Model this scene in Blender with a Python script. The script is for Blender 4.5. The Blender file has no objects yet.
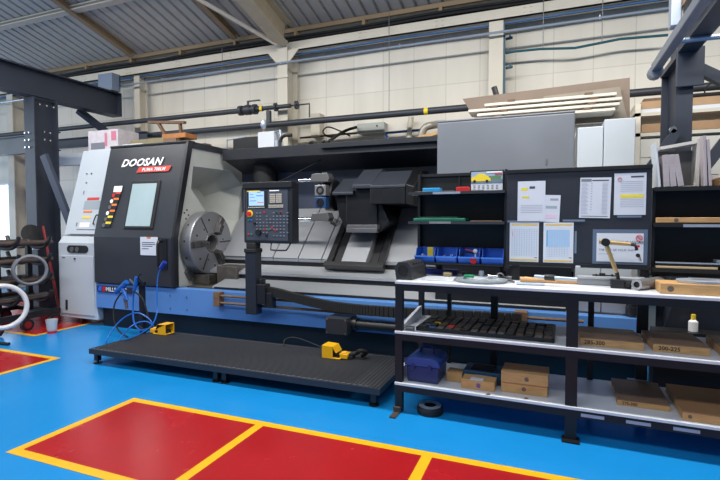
import bpy, math, random
from mathutils import Vector, Matrix, Euler
C = bpy.context.scene.collection
PI = math.pi
random.seed(4)

# ------------------------------------------------------------------ camera, world, light, exposure
FPX = 477.0; PIT = math.radians(-2.3); YAW = math.radians(21.8); EYE = 1.55
cd = bpy.data.cameras.new('camera'); cam = bpy.data.objects.new('camera', cd); C.objects.link(cam)
cd.sensor_width = 36.0; cd.lens = FPX / 720.0 * 36.0; cd.clip_start = .05; cd.clip_end = 200
cam.location = (0, 0, EYE); cam.rotation_euler = (PI/2 + PIT, 0, YAW)
bpy.context.scene.camera = cam
sc = bpy.context.scene
sc.view_settings.view_transform = 'Standard'; sc.view_settings.look = 'None'
sc.view_settings.exposure = 0.0; sc.view_settings.gamma = 1.0; sc.view_settings.use_curve_mapping = False
w = bpy.data.worlds.new('world'); sc.world = w; w.use_nodes = True
bg = w.node_tree.nodes['Background']; bg.inputs[0].default_value = (.70, .84, 1.0, 1); bg.inputs[1].default_value = .25
def area(name, loc, rot, sx, sy, power, col):
    l = bpy.data.lights.new(name, 'AREA'); l.shape = 'RECTANGLE'; l.size = sx; l.size_y = sy
    l.energy = power; l.color = col
    o = bpy.data.objects.new(name, l); C.objects.link(o); o.location = loc; o.rotation_euler = rot
    return o
# rows of roof lights over the aisle (all above and behind the frame)
area('roof_light', (-4.5, 3.4, 4.95), (math.radians(8), 0, 0), 10, .35, 400, (1, .97, .91))
area('roof_light', (1.6, 3.4, 4.95), (math.radians(8), 0, 0), 4.5, .35, 215, (1, .95, .87))
area('roof_light', (-3.0, -1.5, 6.2), (math.radians(15), 0, 0), 14, 1.0, 420, (.93, .97, 1))
# open shutter door far to the left lets daylight in
area('doorway_daylight', (-15.5, 2.5, 2.4), (0, math.radians(-90), 0), 4, 5, 260, (.72, .86, 1))

# ------------------------------------------------------------------ pixel helper: where the line of sight meets a world plane
def at(u, v, Y=None, Z=None, X=None):
    x = (u-360)/FPX; y = -(v-240)/FPX
    fz = math.sin(PIT)+math.cos(PIT)*y; f = math.cos(PIT)-math.sin(PIT)*y
    rx = x*math.cos(YAW)-f*math.sin(YAW); ry = x*math.sin(YAW)+f*math.cos(YAW)
    t = Y/ry if Y is not None else (X/rx if X is not None else (Z-EYE)/fz)
    return Vector((rx*t, ry*t, EYE+fz*t))

# ------------------------------------------------------------------ materials
MC = {}
def mat(name, col, rough=.5, metal=0.0, noise=0.0, nscale=8.0, bump=0.0, bscale=60.0, coat=0.0, stretch=None, emit=None, trans=0.0, alpha=1.0):
    if name in MC: return MC[name]
    m = bpy.data.materials.new(name); m.use_nodes = True; nt = m.node_tree; b = nt.nodes['Principled BSDF']
    b.inputs['Base Color'].default_value = (*col, 1); b.inputs['Roughness'].default_value = rough; b.inputs['Metallic'].default_value = metal
    b.inputs['Coat Weight'].default_value = coat; b.inputs['Transmission Weight'].default_value = trans; b.inputs['Alpha'].default_value = alpha
    if noise or bump:
        tc = nt.nodes.new('ShaderNodeTexCoord'); mp = nt.nodes.new('ShaderNodeMapping')
        nt.links.new(tc.outputs['Object'], mp.inputs[0])
        if stretch: mp.inputs['Scale'].default_value = stretch
    if noise:
        n = nt.nodes.new('ShaderNodeTexNoise'); n.inputs['Scale'].default_value = nscale; n.inputs['Detail'].default_value = 5
        nt.links.new(mp.outputs[0], n.inputs[0])
        r = nt.nodes.new('ShaderNodeMapRange'); r.inputs[1].default_value = .3; r.inputs[2].default_value = .7
        r.inputs[3].default_value = 1-noise; r.inputs[4].default_value = 1+noise
        nt.links.new(n.outputs[0], r.inputs[0])
        mx = nt.nodes.new('ShaderNodeVectorMath'); mx.operation = 'SCALE'; mx.inputs[0].default_value = col
        nt.links.new(r.outputs[0], mx.inputs['Scale']); nt.links.new(mx.outputs[0], b.inputs['Base Color'])
        r2 = nt.nodes.new('ShaderNodeMapRange'); r2.inputs[3].default_value = max(.03, rough-.08); r2.inputs[4].default_value = min(1, rough+.08)
        nt.links.new(n.outputs[0], r2.inputs[0]); nt.links.new(r2.outputs[0], b.inputs['Roughness'])
    if bump:
        n2 = nt.nodes.new('ShaderNodeTexNoise'); n2.inputs['Scale'].default_value = bscale
        nt.links.new(mp.outputs[0], n2.inputs[0])
        bp = nt.nodes.new('ShaderNodeBump'); bp.inputs['Strength'].default_value = bump; bp.inputs['Distance'].default_value = .01
        nt.links.new(n2.outputs[0], bp.inputs['Height']); nt.links.new(bp.outputs[0], b.inputs['Normal'])
    if emit:
        b.inputs['Emission Color'].default_value = (*emit[0], 1); b.inputs['Emission Strength'].default_value = emit[1]
    MC[name] = m
    return m
def s(r, g, b):   # sRGB 0..255 to linear
    return tuple(((c/255)/12.92 if c/255 <= .04045 else ((c/255+.055)/1.055)**2.4) for c in (r, g, b))

M_blue = mat('epoxy_blue', s(22, 128, 196), .24, noise=.05, nscale=1.5, bump=.05, bscale=5)
M_red = mat('epoxy_red', s(156, 20, 25), .26, noise=.09, nscale=2.0, bump=.05, bscale=5)
M_yel = mat('line_yellow', s(222, 168, 20), .35, noise=.05, nscale=12)
M_deck = mat('roof_deck', s(188, 184, 176), .8, noise=.02, nscale=1.0)
M_cream = mat('cream_steel', s(210, 203, 188), .5, noise=.05, nscale=3)
M_brown = mat('brown_joist', s(150, 128, 100), .6, noise=.08, nscale=3)
M_navy = mat('navy_steel', s(50, 56, 69), .45, noise=.07, nscale=3)
M_black = mat('black_paint', s(22, 23, 27), .42, noise=.1, nscale=6)
M_blk2 = mat('black_rubber', s(18, 19, 21), .7)
M_dark = mat('machine_charcoal', s(45, 48, 55), .38, noise=.05, nscale=4, bump=.04, bscale=90)
M_white = mat('machine_white', s(184, 192, 201), .4, noise=.02, nscale=3)
M_inner = mat('machine_inner', s(176, 178, 174), .4, noise=.06, nscale=3)
M_grey = mat('machine_grey', s(106, 111, 120), .4, noise=.05, nscale=2)
M_stripe = mat('machine_blue', s(84, 132, 196), .42, noise=.04, nscale=4)
M_steel = mat('bright_steel', s(150, 151, 155), .42, .75)
M_cover = mat('way_cover_steel', s(168, 171, 177), .36, .5)
M_steeld = mat('dull_steel', s(118, 118, 120), .42, .7)
M_chrome = mat('chrome', s(220, 222, 225), .12, 1.0)
M_wtop = mat('white_laminate', s(206, 210, 218), .35, noise=.03, nscale=5)
M_wood = mat('light_wood', s(190, 148, 98), .5, noise=.14, nscale=5, stretch=(2, 14, 14))
M_wood2 = mat('brown_wood', s(116, 92, 72), .6, noise=.12, nscale=5, stretch=(2, 12, 12))
M_paper = mat('paper', s(203, 209, 221), .7)
M_ink = mat('ink', s(70, 74, 84), .7)
M_inkl = mat('pale_ink', s(150, 156, 170), .7)
M_hy = mat('highlighter', s(222, 208, 60), .7)
M_yellow = mat('pedal_yellow', s(226, 170, 20), .4, noise=.06, nscale=9)
M_bin = mat('bin_blue', s(44, 100, 205), .4)
M_hose = mat('hose_blue', s(22, 92, 178), .35)
M_glass = mat('window_glass', s(160, 180, 185), .12, noise=.05, nscale=3)
M_txtw = mat('white_lettering', s(240, 240, 242), .5)
M_redl = mat('red_label', s(196, 60, 52), .5)
M_orng = mat('orange_label', s(226, 120, 50), .5)
M_ylab = mat('yellow_label', s(235, 205, 50), .5)
M_green = mat('green_plastic', s(20, 130, 90), .4)
M_redp = mat('red_plastic', s(190, 30, 34), .4)
M_galv = mat('galvanised', s(176, 186, 200), .4, .6)
M_pipe = mat('dark_pipe', s(52, 56, 64), .45, noise=.1, nscale=5)
M_rust = mat('rusty_steel', s(110, 84, 64), .7, noise=.25, nscale=20)

# ------------------------------------------------------------------ mesh collector
class MB:
    def __init__(self): self.v = []; self.f = []; self.mi = []; self.sm = []; self.m = 0
    def add(self, vs, fs, smooth=False):
        b = len(self.v); self.v += [Vector(p) for p in vs]
        for f in fs: self.f.append([b+i for i in f]); self.mi.append(self.m); self.sm.append(smooth)
        return self
    def box(self, a, b, M=None):
        x0, x1 = sorted((a[0], b[0])); y0, y1 = sorted((a[1], b[1])); z0, z1 = sorted((a[2], b[2]))
        vs = [Vector(p) for p in ((x0,y0,z0),(x1,y0,z0),(x1,y1,z0),(x0,y1,z0),(x0,y0,z1),(x1,y0,z1),(x1,y1,z1),(x0,y1,z1))]
        if M is not None: vs = [M @ p for p in vs]
        return self.add(vs, [(0,3,2,1),(4,5,6,7),(0,1,5,4),(1,2,6,5),(2,3,7,6),(3,0,4,7)])
    def cbox(self, c, size, rot=(0,0,0)):
        M = Matrix.Translation(c) @ Euler(rot).to_matrix().to_4x4()
        h = [d/2 for d in size]
        return self.box((-h[0],-h[1],-h[2]), h, M)
    def prism(self, pts, ext):   # planar polygon and an extrusion vector
        n = len(pts); P = [Vector(p) for p in pts]; e = Vector(ext)
        nrm = Vector((0,0,0))
        for i in range(n): nrm += (P[i]-P[0]).cross(P[(i+1) % n]-P[0])
        if nrm.dot(e) > 0: P = P[::-1]
        vs = P + [p+e for p in P]
        fs = [tuple(range(n)), tuple(range(2*n-1, n-1, -1))]
        for i in range(n): j = (i+1) % n; fs.append((j, i, n+i, n+j))
        return self.add(vs, fs)
    def tube(self, pts, r, n=10, caps=True, closed=False):
        P = [Vector(p) for p in pts]; k = len(P); rr = r if isinstance(r, (list, tuple)) else [r]*k
        T = []
        for i in range(k):
            if closed: t = P[(i+1) % k]-P[i-1]
            else: t = P[min(i+1, k-1)]-P[max(i-1, 0)]
            T.append(t.normalized())
        up = Vector((0,0,1)) if abs(T[0].z) < .9 else Vector((1,0,0))
        N = (up - T[0]*up.dot(T[0])).normalized(); vs = []
        for i in range(k):
            N = (N - T[i]*N.dot(T[i]))
            N = N.normalized() if N.length > 1e-6 else T[i].orthogonal().normalized()
            B = T[i].cross(N)
            for j in range(n):
                a = 2*PI*j/n; vs.append(P[i]+(N*math.cos(a)+B*math.sin(a))*rr[i])
        fs = []
        for i in range(k if closed else k-1):
            for j in range(n):
                i2 = (i+1) % k; j2 = (j+1) % n
                fs.append((i*n+j, i*n+j2, i2*n+j2, i2*n+j))
        self.add(vs, fs, True)
        if caps and not closed:
            b = len(self.v)-len(vs)
            self.f.append([b+j for j in range(n)][::-1]); self.mi.append(self.m); self.sm.append(False)
            self.f.append([b+(k-1)*n+j for j in range(n)]); self.mi.append(self.m); self.sm.append(False)
        return self
    def cyl(self, a, b, r, n=20): return self.tube([a, b], r, n)
    def ring(self, c, axis, r, t, n=40, k=8):
        ax = Vector(axis).normalized(); u = ax.orthogonal().normalized(); v = ax.cross(u); c = Vector(c)
        return self.tube([c+(u*math.cos(2*PI*i/n)+v*math.sin(2*PI*i/n))*r for i in range(n)], t, k, closed=True)
    def lathe(self, c, prof, axis=(0,0,1), n=24):
        ax = Vector(axis).normalized(); u = ax.orthogonal().normalized(); v = ax.cross(u); c = Vector(c); vs = []
        for (r, h) in prof:
            for j in range(n): a = 2*PI*j/n; vs.append(c+ax*h+(u*math.cos(a)+v*math.sin(a))*r)
        fs = []
        for i in range(len(prof)-1):
            for j in range(n): j2 = (j+1) % n; fs.append((i*n+j, i*n+j2, (i+1)*n+j2, (i+1)*n+j))
        return self.add(vs, fs, len(prof) > 3 and False or True)
    def hbeam(self, a, b, wdt, dep, t=.02, side=(1,0,0)):   # I section from a to b; web lies along 'dep', flanges are 'wdt' wide along side
        a = Vector(a); b = Vector(b); d = (b-a); L = d.length; d.normalize()
        sd = Vector(side); sd = (sd-d*sd.dot(d)).normalized(); up = d.cross(sd)
        def bx(s0, s1, u0, u1):
            vs = [a+sd*p+up*q+d*r for r in (0, L) for (p, q) in ((s0,u0),(s1,u0),(s1,u1),(s0,u1))]
            self.add(vs, [(0,3,2,1),(4,5,6,7),(0,1,5,4),(1,2,6,5),(2,3,7,6),(3,0,4,7)])
        bx(-wdt/2, wdt/2, dep/2-t, dep/2); bx(-wdt/2, wdt/2, -dep/2, -dep/2+t); bx(-t*.4, t*.4, -dep/2+t, dep/2-t)
        return self
    def bar(self, a, b, w_, d_, side=(0,1,0)):   # rectangular bar: d_ along side
        a = Vector(a); b = Vector(b); t = (b-a).normalized(); sd = Vector(side); sd = (sd-t*sd.dot(t)).normalized(); up = t.cross(sd)
        vs = [o+sd*p*d_/2+up*q*w_/2 for o in (a, b) for (p, q) in ((-1,-1),(1,-1),(1,1),(-1,1))]
        return self.add(vs, [(0,3,2,1),(4,5,6,7),(0,1,5,4),(1,2,6,5),(2,3,7,6),(3,0,4,7)])
    def text(self, body, o, xdir, ydir, size, off=0.0, shear=0.0, align='LEFT', thick=.0015, wscale=1.0):
        c = bpy.data.curves.new('tmp', 'FONT'); c.body = body; c.size = 1; c.offset = off; c.shear = shear; c.align_x = align
        c.resolution_u = 2
        ob = bpy.data.objects.new('tmp', c); C.objects.link(ob)
        dg = bpy.context.evaluated_depsgraph_get(); dg.update()
        me = bpy.data.meshes.new_from_object(ob.evaluated_get(dg))
        X = Vector(xdir).normalized(); Yv = Vector(ydir).normalized(); N = X.cross(Yv)
        vs = [Vector(o)+X*p.co.x*size*wscale+Yv*p.co.y*size+N*thick for p in me.vertices]
        self.add(vs, [tuple(p.vertices) for p in me.polygons])
        bpy.data.objects.remove(ob); bpy.data.meshes.remove(me); bpy.data.curves.remove(c)
        return self
    def build(self, name, mats, parent=None, bevel=0.0, seg=2):
        me = bpy.data.meshes.new(name)
        org = ORG.get(parent.name, Vector((0,0,0))) if parent else Vector((0,0,0))
        me.from_pydata([tuple(p-org) for p in self.v], [], self.f)
        for m in (mats if isinstance(mats, (list, tuple)) else [mats]): me.materials.append(m)
        me.polygons.foreach_set('material_index', self.mi); me.polygons.foreach_set('use_smooth', self.sm)
        me.update()
        if any(self.sm): me.set_sharp_from_angle(angle=math.radians(38))
        o = bpy.data.objects.new(name, me); C.objects.link(o)
        if parent: o.parent = parent; ORG[o.name] = org
        if bevel:
            b = o.modifiers.new('bevel', 'BEVEL'); b.width = bevel; b.segments = seg; b.limit_method = 'ANGLE'; b.angle_limit = math.radians(40)
        return o
ORG = {}
def bx(a, b): return MB().box(a, b)
def thing(name, label, cat, loc, group=None):
    o = bpy.data.objects.new(name, None); C.objects.link(o); o.location = loc; o.empty_display_size = .1
    ORG[o.name] = Vector(loc); o['label'] = label; o['category'] = cat
    if group: o['group'] = group
    return o
def one(mb, name, mats, label, cat, group=None, bevel=0.0):    # a thing that is one mesh, its origin at its base
    lo = [min(p[i] for p in mb.v) for i in range(3)]; hi = [max(p[i] for p in mb.v) for i in range(3)]
    c = Vector(((lo[0]+hi[0])/2, (lo[1]+hi[1])/2, lo[2]))
    mb.v = [p-c for p in mb.v]
    o = mb.build(name, mats, None, bevel); o.location = c; ORG[o.name] = c
    o['label'] = label; o['category'] = cat
    if group: o['group'] = group
    return o
def struct(mb, name, mats, parent=None, bevel=0.0):
    o = mb.build(name, mats, parent, bevel)
    if not parent: o['kind'] = 'structure'
    return o
def copy_tree(o, loc=None, label=None, parent=None, rotz=None, mats=None):
    c = o.copy(); C.objects.link(c)
    if parent: c.parent = parent
    if loc is not None: c.location = loc
    if rotz is not None: c.rotation_euler.z = rotz
    if label: c['label'] = label
    for ch in list(o.children): copy_tree(ch, parent=c)
    return c
def lerp(a, b, t): return a+(b-a)*t
def smooth(pts, n=8):    # Catmull-Rom through points
    P = [Vector(p) for p in pts]; out = []
    for i in range(len(P)-1):
        p0 = P[max(i-1, 0)]; p1 = P[i]; p2 = P[i+1]; p3 = P[min(i+2, len(P)-1)]
        for k in range(n):
            t = k/n; out.append(.5*((2*p1)+(p2-p0)*t+(2*p0-5*p1+4*p2-p3)*t*t+(3*p1-p0-3*p2+p3)*t**3))
    out.append(P[-1]); return out

# ================================================================== SETTING
# ---- floor: blue epoxy with red bays edged in yellow
fl = MB(); fl.m = 0; fl.add([(-22,-6,0),(9,-6,0),(9,7.7,0),(-22,7.7,0)], [(0,1,2,3)])
def zone(pts, hole_pts):
    fl.m = 1; z = .0008; fl.add([(x, y, z) for x, y in pts], [tuple(range(len(pts)))])
    fl.m = 2; z = .0016
    for q in hole_pts: fl.add([(x, y, z) for x, y in q], [(0,1,2,3)])
def rc(x0, y0, x1, y1): return [(x0,y0),(x1,y0),(x1,y1),(x0,y1)]
zx = [-3.36, -2.03, -.735, .56, 1.86]
zone(rc(-3.36, 2.03, 1.86, 3.09), [rc(-3.37, 3.02, 1.86, 3.09), rc(-3.37, 2.03, 1.86, 2.10), rc(-3.37, 2.1, -3.30, 3.02)] +
     [rc(x-.035, 2.10, x+.035, 3.02) for x in zx[1:]])
zone(rc(-8.0, .9, -5.12, 3.70), [rc(-8.0, 3.63, -5.12, 3.70), rc(-5.19, .9, -5.12, 3.63)])
zone(rc(-10.5, 4.27, -6.42, 7.0), [rc(-10.5, 4.27, -6.42, 4.34), rc(-6.49, 4.34, -6.42, 7.0)])
floor = struct(fl, 'floor', [M_blue, M_red, M_yel])

# ---- back wall: cream composite panels with fine joints
mw = bpy.data.materials.new('wall_panels'); mw.use_nodes = True; nt = mw.node_tree; bs = nt.nodes['Principled BSDF']
tc = nt.nodes.new('ShaderNodeTexCoord'); sp = nt.nodes.new('ShaderNodeSeparateXYZ'); nt.links.new(tc.outputs['Object'], sp.inputs[0])
cb = nt.nodes.new('ShaderNodeCombineXYZ'); nt.links.new(sp.outputs[0], cb.inputs[0]); nt.links.new(sp.outputs[2], cb.inputs[1])
br = nt.nodes.new('ShaderNodeTexBrick'); nt.links.new(cb.outputs[0], br.inputs[0])
br.offset = 0.0; br.inputs['Scale'].default_value = 1; br.inputs['Brick Width'].default_value = .525; br.inputs['Row Height'].default_value = 1.235
br.inputs['Mortar Size'].default_value = .008; br.inputs['Mortar Smooth'].default_value = .2; br.inputs['Bias'].default_value = 0
br.inputs['Color1'].default_value = (*s(219, 214, 202), 1); br.inputs['Color2'].default_value = (*s(226, 221, 210), 1); br.inputs['Mortar'].default_value = (*s(203, 197, 185), 1)
no = nt.nodes.new('ShaderNodeTexNoise'); no.inputs['Scale'].default_value = 1.4; no.inputs['Detail'].default_value = 6
mp = nt.nodes.new('ShaderNodeMapping'); mp.inputs['Scale'].default_value = (2.5, 1, .5); nt.links.new(tc.outputs['Object'], mp.inputs[0]); nt.links.new(mp.outputs[0], no.inputs[0])
rr = nt.nodes.new('ShaderNodeMapRange'); rr.inputs[1].default_value = .3; rr.inputs[2].default_value = .7; rr.inputs[3].default_value = .93; rr.inputs[4].default_value = 1.04
nt.links.new(no.outputs[0], rr.inputs[0])
vm = nt.nodes.new('ShaderNodeVectorMath'); vm.operation = 'SCALE'; nt.links.new(br.outputs[0], vm.inputs[0]); nt.links.new(rr.outputs[0], vm.inputs['Scale'])
nt.links.new(vm.outputs[0], bs.inputs['Base Color']); bs.inputs['Roughness'].default_value = .45
wl = MB()
ow = (-13.2, -12.14, .9, 2.42); o2 = (-12.0, -11.52, 3.45, 4.14)    # openings
for a, b in (((-22,7.6,0),(ow[0],7.75,6)), ((ow[0],7.6,0),(ow[1],7.75,ow[2])), ((ow[0],7.6,ow[3]),(ow[1],7.75,6)), ((ow[1],7.6,0),(7,7.75,6))): wl.box(a, b)
struct(wl, 'wall_back', mw)
wd = MB().box((ow[0]-.05,7.55,ow[2]-.05),(ow[1]+.05,7.6,ow[2])).box((ow[0]-.05,7.55,ow[3]),(ow[1]+.05,7.6,ow[3]+.05)).box((ow[0]-.05,7.55,ow[2]),(ow[0],7.6,ow[3])).box((ow[1],7.55,ow[2]),(ow[1]+.05,7.6,ow[3]))
w1 = struct(wd, 'window_1', M_galv)
pn = struct(bx((ow[0],7.66,ow[2]),(ow[1],7.67,ow[3])), 'window_pane', mat('daylit_pane', (.8,.9,1), .3, emit=((.75,.87,1), 2.2)), w1)
# dark framed recess high on the wall, far left
w2 = struct(MB().box((-12.0,7.54,3.40),(-11.46,7.6,3.45)).box((-12.0,7.54,4.14),(-11.46,7.6,4.19)).box((-11.52,7.54,3.45),(-11.46,7.6,4.14)), 'window_2', M_pipe)
struct(bx((-12.0,7.57,3.45),(-11.52,7.6,4.14)), 'window_pane', mat('yellowed_pane', s(206,190,150), .5, noise=.08), w2)

# ---- columns of the building frame
def ucol(x, n):
    struct(MB().hbeam((x,7.39,0),(x,7.39,4.43), .2 if n != 3 else .16, .32, .02, side=(1,0,0)), 'trim_%d' % n, M_cream)
ucol(-11.5, 1);  ucol(-.775, 4)
struct(MB().hbeam((at(138.5,100,Y=7.3).x,7.36,0),(at(138.5,100,Y=7.3).x,7.36,4.43), .14, .2, .015, side=(1,0,0)), 'trim_2', M_cream)
cm = MB().hbeam((-4.285,7.33,0),(-4.285,7.33,4.60), .19, .36, .025)
cm.box((-4.40,7.13,3.98),(-4.17,7.15,4.03))
for sx in (-1, 1): cm.prism([(-4.285+sx*.08,7.17,4.44),(-4.285+sx*.30,7.17,4.44),(-4.285+sx*.08,7.17,4.20)], (0,.02,0))
struct(cm, 'trim_3', M_cream)
# ---- eaves beam, ledge and channel behind it
eb = MB()
eb.box((-20,7.22,4.435),(5,7.24,4.61)).box((-20,7.22,4.59),(5,7.46,4.61)).box((-20,7.22,4.435),(5,7.46,4.455))
eb.box((-20,7.44,4.435),(5,7.46,4.61))
for i in range(13):
    x = -14.1+i*1.25
    for dx in (-.045, .045):
        for dz in (4.49, 4.56): eb.cyl((x+dx,7.205,dz),(x+dx,7.22,dz), .012, 6)
struct(eb, 'trim_5', M_cream)
struct(MB().box((-20,7.40,4.66),(5,7.46,4.76)).box((-20,7.5,4.61),(5,7.6,4.9)), 'trim_6', mat('ledge_cream', s(190,183,166), .6, noise=.05))
mbk = MB()
for i in range(13):
    x = -14.1+i*1.25; mbk.box((x-.025,7.27,4.70),(x+.025,7.40,4.80))
struct(mbk, 'trim_7', M_brown)
struct(MB().box((-20,7.30,4.79),(5,7.36,4.86)), 'trim_8', M_brown)
cbm = MB()
pts = [(-20+i*.5, 7.26+.01*math.sin(i*1.3), 4.640+.012*math.sin(i*.9)) for i in range(51)]
cbm.tube(pts, .032, 8); cbm.tube([(x, y-.03, z+.035) for x, y, z in pts], .02, 8)
one(cbm, 'cable_run', M_blk2, 'black cables lying along the top of the cream eaves beam', 'cable')
cbm = MB().tube([(-20+i*.5, 7.30, 4.410+.008*math.sin(i*1.1)) for i in range(51)], .016, 6)
one(cbm, 'cable', mat('blue_cable', s(40,96,150), .5), 'thin blue cable hanging under the cream eaves beam', 'cable')
# ---- sloping corrugated roof
SL = .27
def rz(y): return 4.87+(7.34-y)*SL
dk = MB(); per = .205; x = -20.0; prof = []
while x < 6:
    prof += [(x, 0), (x+.145, 0), (x+.158, .045), (x+.192, .045)]; x += per
vs = []; 
for (px, dz) in prof:
    for y in (7.42, -4.0): vs.append((px, y, rz(y)+dz))
dk.add(vs, [(2*i, 2*i+2, 2*i+3, 2*i+1) for i in range(len(prof)-1)])
struct(dk, 'ceiling', M_deck)
def along(y, h, wd_, m, n, drop=.0):
    z = rz(y)-drop
    struct(MB().hbeam((-20,y,z-h/2-.01),(6,y,z-h/2-.01), wd_, h, .02, side=(0,1,0)), 'trim_%d' % n, m)
along(5.95, .08, .14, M_cream, 9)
along(3.4, .16, .20, M_cream, 10)
# rafters
def raft(x, wd_, h, m, n, drop, y1=-3.9, y0=7.2):
    struct(MB().hbeam((x,y0,rz(y0)-drop),(x,y1,rz(y1)-drop), wd_, h, .025, side=(1,0,0)), 'trim_%d' % n, m)
raft(-4.24, .24, .40, mat('rafter_cream', s(190,176,150), .55, noise=.06), 11, .235, y0=7.12)
raft(-7.73, .10, .12, M_brown, 12, .07)
raft(-5.28, .10, .12, M_brown, 13, .07)
struct(MB().tube([(-4.33,7.05,4.52),(-5.04,6.0,4.93),(-6.05,4.5,5.5)], .035, 8), 'trim_14', M_cream)
struct(MB().tube([(-5.28,6.05,rz(6.05)-.10),(-4.45,6.0,rz(6.0)-.10)], .04, 8), 'trim_15', M_brown)

# ---- pipework on the wall
cd_ = MB()
cz0, cz1 = 4.36, 4.36
cd_.tube([(-14,7.12,4.225),(5,7.12,4.225)], .018, 8)
for x in (-8.05,-6.9,-4.3,-2.2,-.78,.55): cd_.box((x,7.11,4.205),(x+.015,7.13,4.26))
cd0 = thing('conduit', 'long thin galvanised conduit running along the wall just below the cream eaves beam', 'conduit', (-4,7.12,4.22))
cd_.build('tube', M_galv, cd0)
for u in (222, 389, 543, 602): x = at(u,40,Y=7.12).x; MB().cyl((x,7.12,4.20),(x,7.12,4.80), .006, 6).build('hanger', M_steeld, cd0)
for u, v in ((389,112),(602,42),(543,48)):
    p = at(u,v,Y=7.12); MB().cyl((p.x,7.12,p.z),(p.x,7.12,4.22), .006, 6).build('drop_rod', M_steeld, cd0)
pp = MB(); py = 7.0
A = at(0,147,Y=py); 
p1 = at(60,131,Y=py); p2 = at(180,117,Y=py); p3 = at(238,109,Y=py); p4 = at(297,101,Y=py)
pp.tube([(p2.x-8,py,p2.z),(p3.x,py,p2.z)], .045, 12)
pp.tube([(p3.x,py,p2.z),(at(262,0,Y=py).x+.0,py,p2.z)], .045, 12)
xx = at(268,106,Y=py).x
zz = p2.z
pp.tube([(p3.x,py,zz),(at(290,0,Y=py).x,py,zz)], .036, 12)
pp.tube([(at(290,0,Y=py).x,py,zz),(at(309,0,Y=py).x,py,zz),(at(309,0,Y=py).x,py,zz-.22)], .014, 8)
top = thing('air_pipework', 'two dark joined pipes crossing the wall, the upper with a lever valve', 'pipework', (-4,py,at(360,117,Y=py).z))
pp.build('pipe', M_pipe, top)
M_vb = M_pipe
for u in (240, 254): MB().cyl((at(u,0,Y=py).x-.03,py,zz),(at(u,0,Y=py).x+.03,py,zz), .085, 16).build('flange', M_pipe, top)
vb = MB().lathe((at(247,0,Y=py).x,py,zz), [(.04,-.1),(.085,-.05),(.085,.05),(.04,.1)], (1,0,0))
vb.cyl((at(247,0,Y=py).x,py,zz),(at(247,0,Y=py).x,py,zz+.15), .02)
for u in (275, 296): MB().cyl((at(u,0,Y=py).x-.015,py,zz),(at(u,0,Y=py).x+.015,py,zz), .07, 16).build('flange', M_pipe, top)
vb.build('valve', M_pipe, top)
MB().box((at(247,0,Y=py).x,py-.02,zz+.14),(at(259,0,Y=py).x,py+.02,zz+.155)).build('valve_lever', M_pipe, top)
MB().cyl((at(259.5,0,Y=py).x,py,zz),(at(262,0,Y=py).x,py,zz), .047, 12).build('tape_band', M_ylab, top)
zl = at(360,117,Y=py).z
dp = top
xr = at(268,0,Y=py).x
MB().tube([(-13,py,zl),(4.5,py,zl)], .052, 12).build('pipe', M_pipe, dp)
MB().tube([(xr,py,zz-.05),(xr,py,zl+.03)], .045, 12).build('riser', M_pipe, dp)
for u in (427,): MB().cyl((at(u,0,Y=py).x-.03,py,zl),(at(u,0,Y=py).x+.03,py,zl), .0535, 12).build('tape_band', M_ylab, dp)
MB().cyl((at(113,0,Y=py).x-.03,py,zl),(at(113,0,Y=py).x+.03,py,zl), .0535, 12).build('tape_band', M_ylab, dp)
one(MB().tube([at(500,53,Y=7.3),at(540,49,Y=7.3),at(575,48,Y=7.3),at(620,39,Y=7.3),at(668,35,Y=7.3)], .018, 8), 'air_hose', mat('teal_hose', s(40,92,104), .5), 'teal air line running from the wall column to the right hand steel gantry', 'hose')
hc = MB()
for v in (39, 53, 68):
    p = at(506,v,Y=7.32); hc.tube([p, p+Vector((.09,-.02,0))], .02, 8); hc.tube([p+Vector((.06,-.02,0)), p+Vector((.06,-.02,.05))], .014, 8)
hc.tube([at(504,24,Y=7.25),at(504,96,Y=7.25)], .018, 8)
one(hc, 'air_manifold', mat('teal_pipe', s(64,100,120), .5), 'thin blue vertical air pipe with three taps on the slim wall column', 'pipe')

# ================================================================== GANTRY STEELWORK (dark navy)
g = thing('gantry_frame', 'dark navy steel column and long beam at the left with a raking brace', 'steel frame', (-8.115,5.62,0))
MB().hbeam((-8.115,5.62,.02),(-8.115,5.62,3.61), .25, .42, .022, side=(1,0,0)).box((-8.32,5.35,0),(-7.91,5.89,.02)).build('column', M_navy, g)
MB().hbeam((-8.12,1.5,3.86),(-8.12,7.17,3.86), .26, .46, .022, side=(1,0,0)).box((-8.25,7.155,3.64),(-7.99,7.17,4.08)).build('beam', M_navy, g)
ba_, bb_ = at(44,155,Y=5.35), at(68,217,Y=5.5)
MB().bar(ba_, bb_+(bb_-ba_)*.30, .13, .06).bar(bb_+(bb_-ba_)*.28, Vector(((bb_+(bb_-ba_)*.28).x,(bb_+(bb_-ba_)*.28).y,0)), .10, .06).build('brace', mat('navy_brace_lit', s(62,68,84), .4), g)  # navy paint made lighter here, the light on the brace put into its colour
def bolts(pts, d):
    m = MB()
    for p in pts: m.tube([Vector(p), Vector(p)+Vector(d)], .016, 6)
    return m
MB().hbeam((-13,6.25,3.0),(-8.24,6.0,2.98), .10, .34, .02, side=(0,1,0)).build('cross_beam', M_navy, g)
for k, p in enumerate([(-8.0,y,z) for y in (5.5,5.62,5.74) for z in (3.50,)]+[(-7.99+.0,y,z) for y in (5.56,5.66) for z in (2.92,3.05)]):
    bolts([p], (.03,0,0)).build('bolt', M_chrome, g)
for k, p in enumerate([(x,5.41,z) for x in (-8.20,-8.10) for z in (2.78,2.9,3.02)]): bolts([p], (0,-.025,0)).build('bolt', M_chrome, g)
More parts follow.
